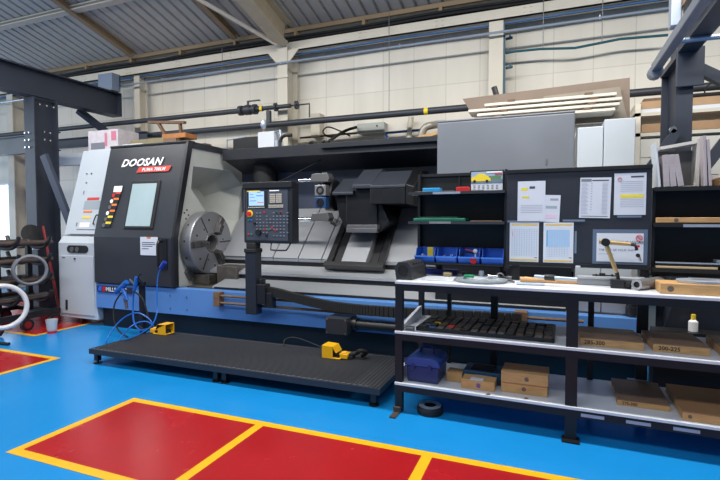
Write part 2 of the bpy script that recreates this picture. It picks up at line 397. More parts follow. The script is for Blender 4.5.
MB().box((-8.30,6.90,4.09),(-7.93,7.09,4.11)).box((-8.30,6.90,4.11),(-7.93,6.92,4.42)).box((-7.95,6.92,4.11),(-7.93,7.09,4.42)).box((-8.30,7.07,4.11),(-7.93,7.09,4.42)).build('end_bracket', mat('blue_grey', s(120,134,156), .5), g)
MB().bar(at(78,110,Y=6.55),at(110,135,Y=6.95), .11, .10, (1,0,0)).build('knee_brace', M_navy, g)
one(bx((-9.2,6.6,2.64),(-7.2,6.72,2.86)), 'wall_rail', mat('pale_rail', s(214,220,226), .5), 'pale steel rail between the left navy column and the white end of the lathe', 'rail')
one(MB().hbeam((-9.6,6.84,3.12),(-7.0,6.84,3.12), .1, .18, .015, side=(0,1,0)), 'steel_beam', M_navy, 'short dark beam behind the cardboard box on top of the lathe', 'beam')

g = thing('gantry_frame', 'dark navy steel column and rising beam behind the right end of the workbench', 'steel frame', (1.07,5.3,0))
MB().hbeam((1.075,5.32,.02),(1.075,5.32,3.02), .13, .62, .022, side=(1,0,0)).box((1.0,4.98,2.98),(1.15,5.64,3.02)).box((.97,4.95,0),(1.18,5.69,.02)).build('column', M_navy, g)
MB().hbeam((1.085,5.6,3.15),(1.085,.2,3.15), .15, .26, .02, side=(1,0,0)).build('beam', M_navy, g)
MB().bar((1.16,5.05,2.9),(2.6,5.05,1.95), .09, .08).build('brace', M_navy, g)
MB().bar((1.02,4.96,2.34),(.64,4.96,1.75), .08, .04).build('brace', M_navy, g)
MB().bar(at(690,186,Y=4.96),at(745,116,Y=4.96), .09, .04).build('brace', M_navy, g)
MB().box((1.0,4.965,2.72),(1.21,4.985,3.06)).build('gusset', M_navy, g, .008)
MB().cyl((.985,4.97,2.35),(.985,4.94,2.35), .03, 8).build('bolt', M_chrome, g)
g = thing('hoist_rail', 'light steel rail with an end cap slanting up beside the right hand gantry beam', 'rail', (.79,4.7,2.8))
MB().box((.765,.3,2.80),(.83,4.7,2.87)).build('rail', mat('rail_grey', s(120,126,138), .4, .3), g, .006)
MB().cyl((.797,4.66,2.80),(.797,4.76,2.80), .055, 12).build('end_cap', mat('rail_grey', s(120,126,138)), g)
MB().box((.86,.3,2.96),(.93,4.1,3.10)).build('cable_channel', M_black, g)
tr = thing('hoist_trolley', 'pale electrical box with a red fitting under the right hand gantry beam', 'junction box', at(679,14,Y=4.4))
p = at(671,22,Y=4.4); q = at(682,4,Y=4.4)
bx((p.x,4.4,p.z-.03),(q.x,4.5,q.z+.1)).build('case', M_galv, tr, .006)
bx((q.x+.0,4.36,q.z-.02),(q.x+.06,4.42,q.z+.05)).build('fitting', M_rust, tr)
one(MB().tube([at(668,42,Y=4.6), at(720,37,Y=4.6)+Vector((.3,0,0))], .022, 8), 'steel_tube', M_galv, 'short galvanised tube sticking out beside the right hand gantry column', 'tube')

# ================================================================== LATHE
L = thing('turning_machine', 'huge grey white and blue horizontal lathe with a black door and a big chuck', 'lathe', (-3,5.8,0))
XL, XR = -6.15, .80
# base: black kick and blue skirt
MB().box((XL+.02,5.10,0),(XR-.02,6.9,.30)).build('plinth', M_black, L)
sk = MB().prism([(0,5.0,.29),(0,5.0,.645),(0,5.14,.645),(0,5.14,.29)], (1,0,0))
sk.v = [Vector((XL if p.x < .5 else XR, p.y, p.z)) for p in sk.v]
skirt = sk.build('skirt', M_stripe, L, .004)
sc_ = MB()
for u in (0, .28):
    for z in (.37, .54):
        MB().cyl((-4.76+u,5.0,z),(-4.76+u,4.99,z), .009, 8).build('screw', M_steeld, skirt)
# maker plate on the skirt
pl = bx((-6.11,4.985,.525),(-5.42,5.0,.61)).build('dealer_plate', mat('plate_dark', s(36,38,58), .4), L)
MB().text('MILLS CNC', (-5.935,4.985,.541), (1,0,0), (0,0,1), .082, .012, thick=.002).build('plate_lettering', M_txtw, pl)
MB().box((-6.0,4.982,.53),(-5.95,4.985,.605)).build('plate_red', M_redp, pl)
MB().prism([(-6.09,4.985,.535),(-6.02,4.985,.535),(-6.01,4.985,.605),(-6.07,4.985,.605)], (0,-.003,0)).build('plate_blue', M_bin, pl)

# left service cabinet
cabm = MB()
cabm.prism([(0,5.02,.09),(0,5.02,1.22),(0,5.12,1.34),(0,5.9,1.34),(0,5.9,.09)], (1,0,0))
cabm.v = [Vector((-6.95 if p.x < .5 else -6.16, p.y, p.z)) for p in cabm.v]
cab = cabm.build('lower_cabinet', M_white, L, .012)
up = MB().prism([(0,5.10,1.33),(0,5.46,2.66),(0,6.2,2.66),(0,6.2,1.33)], (1,0,0))
up.v = [Vector(((-6.93 if p.x < .5 else -6.13), p.y, p.z)) for p in up.v]
upc = up.build('upper_cabinet', M_white, L, .01)
# the slanted plane of the upper cabinet
def sl(x, z, o=0.0):   # point on upper cabinet face, offset outwards
    y = 5.10+(z-1.33)*(.36/1.33); n = Vector((0,-1.33,.36)).normalized(); return Vector((x,y,z))+n*o
def patch(x0, z0, x1, z1, t, o=0.0, f=sl, sh=0.0):
    a, b, c, d = f(x0,z0,o), f(x1,z0,o), f(x1+sh,z1,o), f(x0+sh,z1,o)
    n = (f(x0,z0,1)-f(x0,z0,0))*t
    return [a,b,c,d], n
def addpatch(m, *a, **k): q, n = patch(*a, **k); m.prism(q, n); return m
dp_ = addpatch(MB(), -6.68, 1.42, -6.16, 2.02, .012).build('access_panel', M_white, L, .004)
lb = MB()
addpatch(lb, -6.58, 1.86, -6.33, 1.90, .004, .012); lb.build('red_warning_strip', M_redl, dp_)
addpatch(MB(), -6.62, 1.72, -6.28, 1.85, .003, .012).build('grey_plate', mat('plate_grey', s(150,160,168), .4), dp_)
addpatch(MB(), -6.60, 1.67, -6.42, 1.70, .004, .012).build('orange_strip', M_orng, dp_)
addpatch(MB(), -6.60, 1.58, -6.42, 1.61, .004, .012).build('yellow_strip', M_ylab, dp_)
addpatch(MB(), -6.62, 1.45, -6.42, 1.52, .003, .012).build('white_sticker', M_txtw, dp_)
q = [sl(-6.32,1.50,.014), sl(-6.30,1.50,.05), sl(-6.27,1.62,.05), sl(-6.27,1.62,.014)]
MB().tube(smooth(q,4), .009, 8).build('panel_handle', M_black, dp_)
for z in (1.47, 1.96): MB().tube([sl(-6.69,z,.008), sl(-6.69,z+.05,.008)], .01, 8).build('hinge', M_steeld, dp_)
for (x, z) in ((-6.72,2.28),(-6.62,2.28),(-6.69,2.14)): MB().cyl(sl(x,z,0), sl(x,z,.01), .014, 10).build('screw', M_chrome, upc)
addpatch(MB(), -6.79, 1.345, -6.17, 1.352, .006).box((-6.84,5.09,1.338),(-6.16,5.12,1.345)).build('seam', M_steeld, upc)
# lower cabinet door details
cdm = bx((-6.91,5.008,.15),(-6.20,5.02,1.03)).build('cabinet_door', M_white, L, .004)
gs = MB(); gw = [(-6.69+.06*math.cos(a), 5.016, 1.13+.055*math.sin(a)) for a in [PI/2+i*PI/8 for i in range(9)]] + [(-6.37+.06*math.cos(a), 5.016, 1.13+.055*math.sin(a)) for a in [-PI/2+i*PI/8 for i in range(9)]]
gp = gs.prism(gw, (0,-.006,0)).build('gauge_window', M_black, cab)
for x in (-6.64,-6.53): MB().cyl((x,5.01,1.125),(x,5.0,1.125), .038, 16).build('gauge', M_steeld, cab)
MB().box((-6.80,5.0,.21),(-6.755,5.008,.36)).build('vent_slot', M_black, cdm, .008)
MB().cyl((-6.58,5.008,.985),(-6.58,4.995,.985), .014, 10).build('lock', M_black, cdm)
MB().box((-6.85,5.005,.99),(-6.79,5.008,1.005)).build('small_label', M_steeld, cdm)
for x in (-6.8, -6.3): MB().cyl((x,5.3,0),(x,5.3,.1), .04).build('foot', M_black, L)

# ---- black front door
DX0, DX1 = -6.14, -4.70; ZB = 1.32; TY = 5.31; TZ = 2.63
def dr(x, z, o=0.0):
    y = 4.97+(z-ZB)*((TY-4.99)/(TZ-ZB)); n = Vector((0,-(TZ-ZB),(TY-4.99))).normalized(); return Vector((x,y,z))+n*o
dm = MB().prism([(0,4.97,.655),(0,4.97,ZB),(0,TY-.02,TZ),(0,TY+.06,TZ),(0,5.05,ZB),(0,5.05,.655)], (1,0,0))
dm.v = [Vector((DX0 if p.x < .5 else DX1, p.y, p.z)) for p in dm.v]
door = dm.build('sliding_door', M_dark, L, .01)
fr = MB()
fr.prism([(DX1,4.955,.655),(DX1,4.955,ZB+.01),(DX1,TY-.04,TZ+.02),(DX1,TY+.06,TZ+.02),(DX1,5.05,ZB),(DX1,5.05,.655)], (.05,0,0))
fr.box((DX0,TY-.03,TZ),(DX1+.05,TY+.10,TZ+.035))
fr.build('door_edge', mat('edge_black', s(28,30,35), .35), L, .008)
wz0, wz1 = 1.47, 2.07
fm = MB(); q, n = patch(-5.58,wz0-.035,-5.04,wz1+.045,.018,.0,f=dr); fm.prism(q, n)
wf = fm.build('window_frame', M_black, door, .02)
q, n = patch(-5.54,wz0,-5.09,wz1,.006,.018,f=dr); MB().prism(q, n).build('window_pane', M_glass, door, .004)
nrm = (dr(0,2,1)-dr(0,2,0)); ydr = (dr(0,2.2)-dr(0,2.0)).normalized()
MB().text('DOOSAN', dr(-5.84,2.335,.014), (1,0,0), ydr, .155, .028, shear=.30, thick=.001, wscale=1.14).build('maker_lettering', M_txtw, door)
q, n = patch(-5.52,2.235,-4.93,2.315,.004,.012,f=dr,sh=.04); MB().prism(q, n).build('model_band', M_redl, door)
MB().text('PUMA 700LM', dr(-5.42,2.25,.017), (1,0,0), ydr, .068, .012, shear=.2, thick=.001, wscale=1.1).build('model_lettering', M_txtw, door)
# warning stickers, stepping down the door
y0 = 2.07; 
def dpart(name, m, x0, z0, x1, z1, o=.012, t=.002, par=None):
    q, n = patch(x0,z0,x1,z1,t,o,f=dr); return MB().prism(q, n).build(name, m, par or door)
def dx(u, v): return at(u,v,Y=5.15)
dpart('white_sticker', M_txtw, -5.90,1.965,-5.74,2.05)
cols = [(M_redl,M_redp),(M_orng,M_txtw),(M_orng,M_black),(M_orng,M_txtw),(M_ylab,M_black),(M_ylab,M_black)]
for i, (ca, cb_) in enumerate(cols):
    z = 1.935-i*.086; x = -5.90-i*.017
    dpart('warning_strip', ca, x+.05, z, x+.15, z+.03)
    dpart('warning_sign', M_black, x-.02, z-.05, x+.15, z-.003)
    nn = MB(); nn.m = 0; c0 = dr(x+.02, z-.02, .015); nn.cyl(c0, c0+nrm*.002, .03, 12); nn.build('warning_symbol', cb_ if cb_ != M_black else M_steeld, door)
# instruction sheet and door handle on the upright part
sh = bx((-5.24,4.962,1.08),(-4.93,4.968,1.33)).build('instruction_sheet', M_paper, door)
ln = MB()
for i, (wd2, z) in enumerate(((.23,1.255),(.24,1.23),(.19,1.205),(.12,1.17))): ln.box((-5.21,4.960,z-.006),(-5.21+wd2,4.962,z+.004))
ln.build('print', M_ink, sh)
MB().box((-5.12,4.96,1.31),(-5.05,4.962,1.33)).build('tape', M_orng, sh)
hd = MB().tube(smooth([(-4.86,4.97,1.28),(-4.86,4.90,1.26),(-4.86,4.89,1.1),(-4.86,4.90,.95),(-4.86,4.97,.93)],5), .02, 10).box((-4.91,4.955,.90),(-4.77,4.97,1.31))
hd.build('door_handle', M_black, door)

# ---- spindle side wall (white) with the recess round the chuck
XS = -4.70
swm = MB()
outer = [(5.08,.655),(5.08,1.32),(5.36,2.60),(6.75,2.60),(6.75,.655)]
rec = [(5.41,2.32),(6.27,2.34),(6.55,2.12),(6.45,1.55),(6.15,1.20),(5.85,1.15),(5.65,1.70),(5.36,2.0)]
# wall made of pieces around the recess so that the recess is a real opening
def pz(pts): swm.prism([(XS-.03,y,z) for y, z in pts], (.03,0,0))
pz([(5.08,.655),(5.08,1.32),(5.23,2.0),(5.36,2.0),(5.65,1.70),(5.85,1.15),(5.85,.655)])
pz([(5.23,2.0),(5.36,2.60),(5.41,2.60),(5.41,2.32),(5.36,2.0)])
pz([(5.41,2.60),(6.27,2.60),(6.27,2.34),(5.41,2.32)])
pz([(6.27,2.60),(6.75,2.60),(6.75,2.12),(6.55,2.12),(6.27,2.34)])
pz([(6.75,2.12),(6.75,1.55),(6.45,1.55),(6.55,2.12)])
pz([(6.75,1.55),(6.75,.655),(6.15,.655),(6.15,1.20),(6.45,1.55)])
pz([(6.15,1.20),(6.15,.655),(5.85,.655),(5.85,1.15)])
sw = swm.build('spindle_wall', M_inner, L)
rm = MB(); X2 = XS-.55
cen = (5.95, 1.75); inn = [(lerp(y,cen[0],.45), lerp(z,cen[1],.45)) for y, z in rec]
for i in range(len(rec)):
    j = (i+1) % len(rec)
    rm.add([(XS-.03,*rec[i]),(XS-.03,*rec[j]),(X2,*inn[j]),(X2,*inn[i])], [(0,1,2,3)])
rm.add([(X2,*p) for p in inn], [tuple(range(len(inn)))])
rm.build('spindle_recess', M_inner, sw)
for (y, z) in ((5.22,1.66),(5.27,1.70),(5.3,1.63),(5.25,1.58)): MB().cyl((XS,y,z),(XS+.006,y,z), .012, 8).build('bolt', M_black, sw)
MB().cbox((XS+.02,5.32,.84),(.04,.20,.15),(math.radians(35),0,0)).build('coolant_block', M_steeld, sw, .006)
# housing behind
MB().box((XL+.1,5.5,.655),(XS-.6,6.9,2.58)).build('headstock_housing', M_white, L)
MB().box((XL+.02,5.4,2.60),(XS+.02,6.2,2.66)).box((XS-.04,5.38,2.58),(XS+.03,6.05,2.63)).build('roof_panel', M_dark, L)
# ---- chuck
CC = Vector((XS+.03, 5.54, 1.235))
chm = MB().lathe(CC, [(.0,-.03),(.30,-.03),(.30,.0),(.44,.0),(.45,.01),(.45,.16),(.44,.175),(.11,.175),(.11,.02),(0,.02)], (1,0,0), 56)
chuck = chm.build('chuck', M_steel, L)
for p in chuck.data.polygons: p.use_smooth = False
MB().cyl(CC+Vector((.021,0,0)), CC+Vector((.03,0,0)), .108, 32).build('spindle_bore', M_blk2, chuck)
MB().ring(CC+Vector((.175,0,0)), (1,0,0), .125, .012, 40, 8).build('bore_rim', M_steeld, chuck)
for k in range(3):
    a = math.radians(90+k*120-28); d = Vector((0, math.cos(a), math.sin(a))); t = Vector((0,-math.sin(a),math.cos(a)))
    def rad(r0, r1, hw, x0, x1, m):
        q = [CC+d*r0-t*hw, CC+d*r1-t*hw, CC+d*r1+t*hw, CC+d*r0+t*hw]
        return m.prism([p+Vector((x0,0,0)) for p in q], (x1-x0,0,0))
    jw = rad(.14,.43,.045,.176,.20,MB()); rad(.15,.40,.04,.20,.235,jw); rad(.15,.29,.036,.235,.265,jw)
    jo = jw.build('jaw', mat('jaw_steel', s(86,84,84), .45, .6), chuck, .004)
    rad(.19,.21,.012,.266,.270,MB()).build('jaw_bolt', M_black, jo)
    rad(.255,.275,.012,.266,.270,MB()).build('jaw_bolt', M_black, jo)
    a2 = a+math.radians(60); d = Vector((0, math.cos(a2), math.sin(a2))); t = Vector((0,-math.sin(a2),math.cos(a2)))
    rad(.17,.42,.009,.172,.177,MB()).build('slot', M_black, chuck)
for k in range(12):
    a = math.radians(k*30+10); rr2 = .33 if k % 2 else .25
    p = CC+Vector((.174, math.cos(a)*rr2, math.sin(a)*rr2)); MB().cyl(p, p+Vector((.003,0,0)), .017 if k % 2 else .013, 10).build('bolt_hole', M_black, chuck)
for k in range(7):
    a = math.radians(145+k*15); p = CC+Vector((.08, math.cos(a)*.449, math.sin(a)*.449)); 
    if k % 2 == 0: MB().cyl(p, p+Vector((0,math.cos(a)*.004,math.sin(a)*.004)), .014, 8).build('rim_hole', M_black, chuck)

# ---- canopy beam and interior back
CX1 = -1.30
cn = MB().box((-4.62,5.96,2.46),(CX1,6.02,2.62)).box((-4.62,6.02,2.60),(CX1,6.85,2.62)).prism([(-4.62,6.02,2.46),(-4.62,6.50,2.30),(-4.62,6.50,2.33),(-4.62,6.02,2.49)], (CX1+4.62,0,0))
can = cn.build('canopy', mat('canopy_charcoal', s(30,33,41), .42, noise=.05), L, .004)
cn2 = MB().box((-2.95,5.9,2.545),(CX1,5.96,2.60)); cn2.build('canopy_rail', mat('canopy_charcoal', s(50,54,62)), can)
bkm = MB().box((-4.66,6.5,1.70),(CX1+.2,6.54,2.34)); bkm.m = 0
for x in (-4.0,-3.25,-2.5,-1.75): bkm.m = 1; bkm.box((x-.012,6.492,1.70),(x+.012,6.50,2.34))
bkm.build('rear_screen', [mat('screen_dark', s(62,68,84), .3, noise=.25, nscale=1.5), M_black], L)
MB().cyl((-4.1,6.30,1.95),(-4.1,6.30,2.42), .17, 16).build('duct', M_blk2, L)
MB().tube([at(333,180,Y=5.6) if False else (-3.05,6.15,2.42),(-3.3,5.3,2.02)], .006, 6).build('work_light_cable', M_blk2, L)

# ---- slanted telescopic way covers
XC0, XC1 = -4.55, .70
def bed(x, t, o=0.0):  # t 0..1 from lower to upper edge
    n = Vector((0,-.72,.70)).normalized(); return Vector((x, 5.78+.70*t, 1.02+.70*t))+n*o
seams = [-4.55,-4.05,-3.62,-3.22,-2.86,-2.45,-1.95,-1.45,-.9,-.3,.3,.70]
for i in range(len(seams)-1):
    o = .030 - .0025*i if i < 5 else .012+.003*(i-5)
    a, b = seams[i], seams[i+1]
    n = Vector((0,-.72,.70)).normalized()
    m = MB().prism([bed(a,0),bed(b-.014,0),bed(b-.014,1),bed(a,1)], n*o)
    m.box((a,5.775,.985),(b-.006,5.80,1.02))
    m.build('way_cover', M_cover, L, .003)
MB().prism([bed(XC0,0,-.02),bed(XC1,0,-.02),bed(XC1,1,-.02),bed(XC0,1,-.02)], Vector((0,-.72,.70)).normalized()*.022).build('cover_seams', M_black, L)
M_way = mat('ground_way', s(176,180,186), .38, .45)
ld = MB().prism([(XC0,5.76,.93),(XC0,5.48,.845),(XC0,5.48,.815),(XC0,5.80,.90)], (XC1-XC0+.3,0,0))
ld.build('upper_way', M_way, L)
MB().box((XC0,5.50,.60),(XC1+.1,5.56,.80)).box((XC0,5.77,.90),(XC1,5.85,.985)).build('way_gap', M_black, L)
tr_ = MB().prism([(-4.2,5.50,.755),(-4.2,5.17,.672),(-4.2,5.17,.65),(-4.2,5.50,.73)], (.15+4.2,0,0)); tr_.build('chip_tray', M_way, L)
MB().box((-4.15,5.14,.646),(.15,5.17,.672)).build('tray_lip', M_black, L)
MB().box((-4.66,5.20,.60),(-3.95,5.78,.66)).box((-4.35,5.45,.66),(-4.0,5.75,.92)).box((-4.66,5.35,.66),(-4.40,5.75,.80)).build('bed_casting', mat('oily_casting', s(104,98,90), .3, .5, noise=.3, nscale=8), L, .01)
MB().prism([(-4.64,5.8,.9),(-4.64,6.5,1.7),(-4.64,6.5,.9)], (.02,0,0)).build('bed_end', M_cover, L)

# ---- carriage, turret head and tools
M_tur0 = mat('rail_black', s(40,41,44), .35, .4)
sld = MB().prism([bed(-2.50,-.12,.04),bed(-2.16,-.12,.04),bed(-2.16,.9,.04),bed(-2.50,.9,.04)], Vector((0,-.72,.70)).normalized()*.10)
sad = sld.build('cross_slide', M_cover, L, .006)
bs_ = MB().prism([bed(-2.74,-.19,.03),bed(-1.92,-.19,.03),bed(-1.92,-.12,.03),bed(-2.74,-.12,.03)], Vector((0,-.72,.70)).normalized()*.10).build('slide_base', M_black, L, .006)
for (a, b) in ((-2.74,-2.66),(-2.02,-1.94)):
    MB().prism([bed(a,-.12,.03),bed(b,-.12,.03),bed(b,.95,.03),bed(a,.95,.03)], Vector((0,-.72,.70)).normalized()*.06).build('guide_rail', M_tur0, L, .004)
MB().prism([bed(-2.64,-.12,.03),bed(-2.52,-.12,.03),bed(-2.52,.9,.03),bed(-2.64,.9,.03)], Vector((0,-.72,.70)).normalized()*.03).build('slide_gap', M_black, L); MB().prism([bed(-2.14,-.12,.03),bed(-2.04,-.12,.03),bed(-2.04,.9,.03),bed(-2.14,.9,.03)], Vector((0,-.72,.70)).normalized()*.03).build('slide_gap', M_black, L)
M_tur = mat('turret_black', s(18,19,23), .36, noise=.06)
def seg(u0, u1, vt, vl, vb, yf=5.66, yb=6.02, y2=6.34, m=None):   # wedge topped block: sloping upper face, lip, upright front
    xa, xb = at(u0,vl,Y=yf).x, at(u1,vl,Y=yf).x; um = (u0+u1)/2
    zt = at(um,vt,Y=yb).z; zl = at(um,vl,Y=yf).z; zb_ = at(um,vb,Y=yf).z
    m = m or MB()
    return m.prism([(xa,yf,zb_),(xa,yf,zl),(xa,yb,zt),(xa,y2,zt),(xa,y2,zb_)], (xb-xa,0,0))
body = seg(346,377,184,189,232,yf=5.72).build('turret_body', M_tur, L, .012)
M_tc = mat('turret_top_lit', s(50,54,63), .35)  # paler than the uprights: light on the sloping tops put into the colour
seg(332,353,179,192,195).build('turret_left_cover', M_tc, body, .01)
MB().prism([at(334,192,Y=5.74),at(353,192,Y=5.74),at(357,232,Y=5.74),at(347,232,Y=5.74),at(339,216,Y=5.74)], (0,.5,0)).build('turret_left_side', M_tur, body, .01)
seg(352,372,170,184.5,188.5,yf=5.62).build('turret_cap', M_tc, body, .01)
seg(370,405,171.5,185,188,yf=5.60,yb=5.98).build('turret_motor_top', M_tc, L, .008)
mo = seg(370,405,188,188,204,yf=5.61,yb=5.7)
xr_ = at(405,188,Y=5.6).x; mo.prism([(xr_,5.62,2.0),(xr_,5.98,2.24),(xr_,6.3,2.24),(xr_,6.3,1.78),(xr_,5.62,1.76)], (.10,.04,-.03))
mo.build('turret_motor_cover', M_tur, L, .01)
MB().prism([at(372,200,Y=5.76),at(381,203,Y=5.76),at(389,222,Y=5.76),at(380,232,Y=5.76),at(372,232,Y=5.76)], (0,.4,0)).build('turret_side_plate', M_tur, L, .008)
MB().box((-2.45,5.66,1.44),(-2.03,5.80,1.50)).box((-2.45,5.64,1.40),(-2.03,5.70,1.455)).build('wiper', M_steeld, L, .004)
TD = .13
disc = MB().lathe((-3.02+TD,5.98,1.90), [(0,0),(.20,0),(.22,.02),(.22,.14),(.20,.16),(0,.16)], (1,0,0), 12)
dsc = disc.build('turret_disc', M_black, L)
for k in range(12):
    a = PI*2*k/12; p = Vector((-3.03+TD, 5.98+.16*math.cos(a), 1.90+.16*math.sin(a)))
    if k % 3 == 0: MB().cyl(p, p+Vector((.02,0,0)), .02, 8).build('disc_bolt', M_black, dsc)
# tool blocks at the front of the disc
TL = [('top', 2.12), ('bottom', 1.56)]
def tool(z, zb, xlen, rad_):
    m = MB().prism([(-3.12+TD,5.66,z-.05),(-3.08+TD,5.66,z+.05),(-2.86+TD,5.66,z+.06),(-2.83+TD,5.66,z-.01),(-2.85+TD,5.66,z-.06)], (0,.16,0))
    o = m.build('tool_block', M_steeld, dsc, .005)
    MB().cyl((-3.10+TD,5.74,zb),(-3.12-xlen+TD,5.74,zb), rad_, 14).build('boring_bar', M_chrome, o)
tool(2.12, 2.10, .20, .022); tool(1.60, 1.57, .62, .03)
for (z, mm, nm) in ((1.95, M_steel, 'tool_holder'), (1.79, mat('holder_blue', s(40,74,120), .4, .3), 'tool_holder')):
    o = MB().cbox((-2.95+TD,5.70,z), (.16,.12,.145)).build(nm, mm, dsc, .008)
    MB().ring((-2.95+TD,5.638,z), (0,1,0), .045, .012, 20, 6).build('holder_bore', M_black, o)
    MB().cyl((-2.95+TD,5.64,z),(-2.95+TD,5.632,z), .03, 16).build('holder_insert', M_black if mm != M_steel else M_steeld, o)
for i in range(4):
    p = Vector((-2.70+.02*i,5.70,1.55-.01*i)); MB().tube(smooth([p, p+Vector((.03,-.03,-.04)), p+Vector((.08,0,.03))],4), .008, 6).build('coolant_hose', M_blk2, body)

# ---- right hand casings
gy = 5.42
gd = bx((-1.22,gy,1.05),(.215,gy+.05,2.665)).box((-1.22,gy,2.665),(.215,gy+.5,2.69)).build('grey_sliding_guard', M_grey, L, .012)
MB().box((-.06,gy-.006,2.14),(-.045,gy,2.20)).build('catch', M_steeld, gd)
bx((.24,5.38,.72),(.475,6.3,2.50)).build('rear_cabinet', M_white, L, .008)
bx((.48,5.36,.72),(.755,6.3,2.56)).build('rear_cabinet', M_white, L, .008)
MB().box((.22,5.16,.66),(.46,5.20,.92)).build('steel_panel', M_cover, L)
MB().box((.47,5.16,.66),(.68,5.20,.92)).build('steel_panel', M_cover, L)
MB().cyl((.74,5.12,.66),(.74,5.12,.74),.07,18).cyl((.74,5.12,.74),(.74,5.12,.80),.05,18).cyl((.74,5.12,.80),(.74,5.12,.88),.06,18).build('rotary_union', M_black, L)
MB().box((-1.18,5.2,.66),(.2,5.3,1.08)).build('tailstock_guard', M_black, L)
# ---- pendant rail and cable chain on the skirt
rl = MB().cyl((-3.93,4.93,.60),(.3,4.93,.60), .016, 8).cyl((-3.93,4.93,.51),(.3,4.93,.51), .016, 8); rl.build('pendant_rail', M_rust, L)
MB().box((-3.97,4.90,.465),(-3.88,5.0,.645)).build('rail_bracket', M_rust, L, .004)
MB().box((-.32,4.88,.48),(-.20,5.0,.66)).build('rail_bracket', M_rust, L, .004)
ch = MB()
cp = smooth([(-3.25,4.86,.72),(-3.0,4.85,.70),(-2.6,4.85,.63),(-2.2,4.85,.585),(-1.6,4.85,.575),(-.25,4.85,.60)], 18)
for i in range(len(cp)-1):
    a, b = cp[i], cp[i+1]; d = b-a; ang = -math.atan2(d.z, d.x)
    ch.cbox((a+b)/2, (d.length*.86,.07,.10), (0,ang,0))
ch.tube([p-Vector((0,0,.02)) for p in cp], .022, 6)
ch.build('cable_chain', M_blk2, L)
# motor gearbox low on the front with its shaft
gbx = bx((-2.30,4.72,.30),(-2.04,5.0,.485)).build('drive_box', mat('drive_grey', s(42,44,49), .35), L, .006)
for x in (-2.28,-2.06):
    for z in (.32,.465): MB().cyl((x,4.72,z),(x,4.712,z), .007, 6).build('screw', M_chrome, gbx)
MB().cyl((-2.04,4.88,.40),(-.2,4.88,.40), .055, 14).cyl((-2.04,4.88,.40),(-1.98,4.88,.40), .07, 14).build('drive_shaft', M_black, L)

# ================================================================== CONTROL PENDANT
P_ = thing('control_pendant', 'black control panel with a lit screen on an upright post in front of the lathe', 'control panel', (-3.39,4.83,.43))
px0, px1, pz0, pz1, pfy = -3.425, -2.76, 1.285, 2.0, 4.80
MB().box((-3.39,4.77,.43),(-3.24,4.90,1.20)).build('post', mat('post_black', s(30,36,46), .4), P_, .008)
MB().box((-3.40,4.76,1.17),(-3.23,4.91,1.22)).box((-3.38,4.78,1.22),(-3.25,4.90,1.29)).build('swivel', M_blk2, P_, .01)
MB().box((-3.24,4.78,.56),(-3.12,4.90,.80)).box((-3.22,4.80,.80),(-3.17,4.88,.86)).box((-3.14,4.80,.52),(-3.04,4.90,.70)).build('carriage', M_black, P_, .008)
hs = bx((px0,pfy,pz0),(px1,pfy+.17,pz1)).build('housing', mat('pendant_black', s(27,30,36), .4), P_, .015)
MB().box((px0-.004,pfy-.02,pz1-.07),(px1+.004,pfy+.10,pz1+.006)).build('hood', M_black, P_, .008)
f = pfy
def pbox(name, m, x0, z0, x1, z1, y0=None, y1=None, par=None, bv=0): return bx((px0+x0, y0 if y0 is not None else f-.004, pz1-z1),(px0+x1, y1 if y1 is not None else f, pz1-z0)).build(name, m, par or P_, bv)
W = px1-px0
fp = pbox('face_plate', mat('plate_slate', s(62,68,80), .4), .04, .085, W-.055, .68)
fy = f-.004
def on(x0, z0, x1, z1, m, name, par, t=.004): return bx((px0+x0, fy-t, pz1-z1),(px0+x1, fy, pz1-z0)).build(name, m, par)
bez = on(.055,.10,.34,.30, M_black, 'screen_bezel', P_)
scr = bx((px0+.085, fy-.006, pz1-.27),(px0+.295, fy-.004, pz1-.105)).build('screen', mat('lit_screen', s(150,180,215), .2, emit=(s(150,185,225), .55)), P_)
sm = MB()
for (a, b, c, d) in ((.19,.12,.285,.128),(.10,.15,.16,.156),(.20,.16,.29,.168),(.10,.20,.18,.208),(.10,.22,.15,.226)): sm.box((px0+a,fy-.0065,pz1-d),(px0+b if b > a else px0+c,fy-.006,pz1-b if b < a else pz1-.12))
sm = MB()
for (x0, z0, x1, z1) in ((.20,.112,.25,.12),(.10,.135,.15,.141),(.19,.15,.285,.160),(.10,.17,.17,.176),(.10,.21,.19,.218)): sm.box((px0+x0,fy-.0066,pz1-z1),(px0+x1,fy-.006,pz1-z0))
sm.build('screen_text', mat('screen_blue', s(60,110,200), .3, emit=(s(60,110,200), .4)), scr)
MB().box((px0+.20,fy-.0066,pz1-.238),(px0+.29,fy-.006,pz1-.228)).build('screen_bar', M_orng, scr)
MB().box((px0+.06,fy-.0046,pz1-.104),(px0+.24,fy-.004,pz1-.093)).build('yellow_strip', M_ylab, P_)
MB().box((px0+.37,fy-.0046,pz1-.105),(px0+.50,fy-.004,pz1-.093)).build('white_strip', M_txtw, P_)
sk_ = MB()
for i in range(9): sk_.box((px0+.075+i*.026,fy-.008,pz1-.296),(px0+.093+i*.026,fy-.004,pz1-.284))
sk_.build('soft_keys', M_inner, P_)
kb = MB()
M_key = mat('key_beige', s(178,172,160), .5)
for i in range(4):
    for j in range(5):
        for o in (0, .085): kb.box((px0+.375+o+i*.019,fy-.009,pz1-.135-j*.022-.017),(px0+.390+o+i*.019,fy,pz1-.135-j*.022))
kb.build('keypad', M_key, P_); kb = MB()
for i in range(9):
    for j in range(2): kb.box((px0+.36+i*.022,fy-.009,pz1-.262-j*.02-.015),(px0+.376+i*.022,fy,pz1-.262-j*.02))
kb.build('function_keys', M_key, P_)
bt = MB()
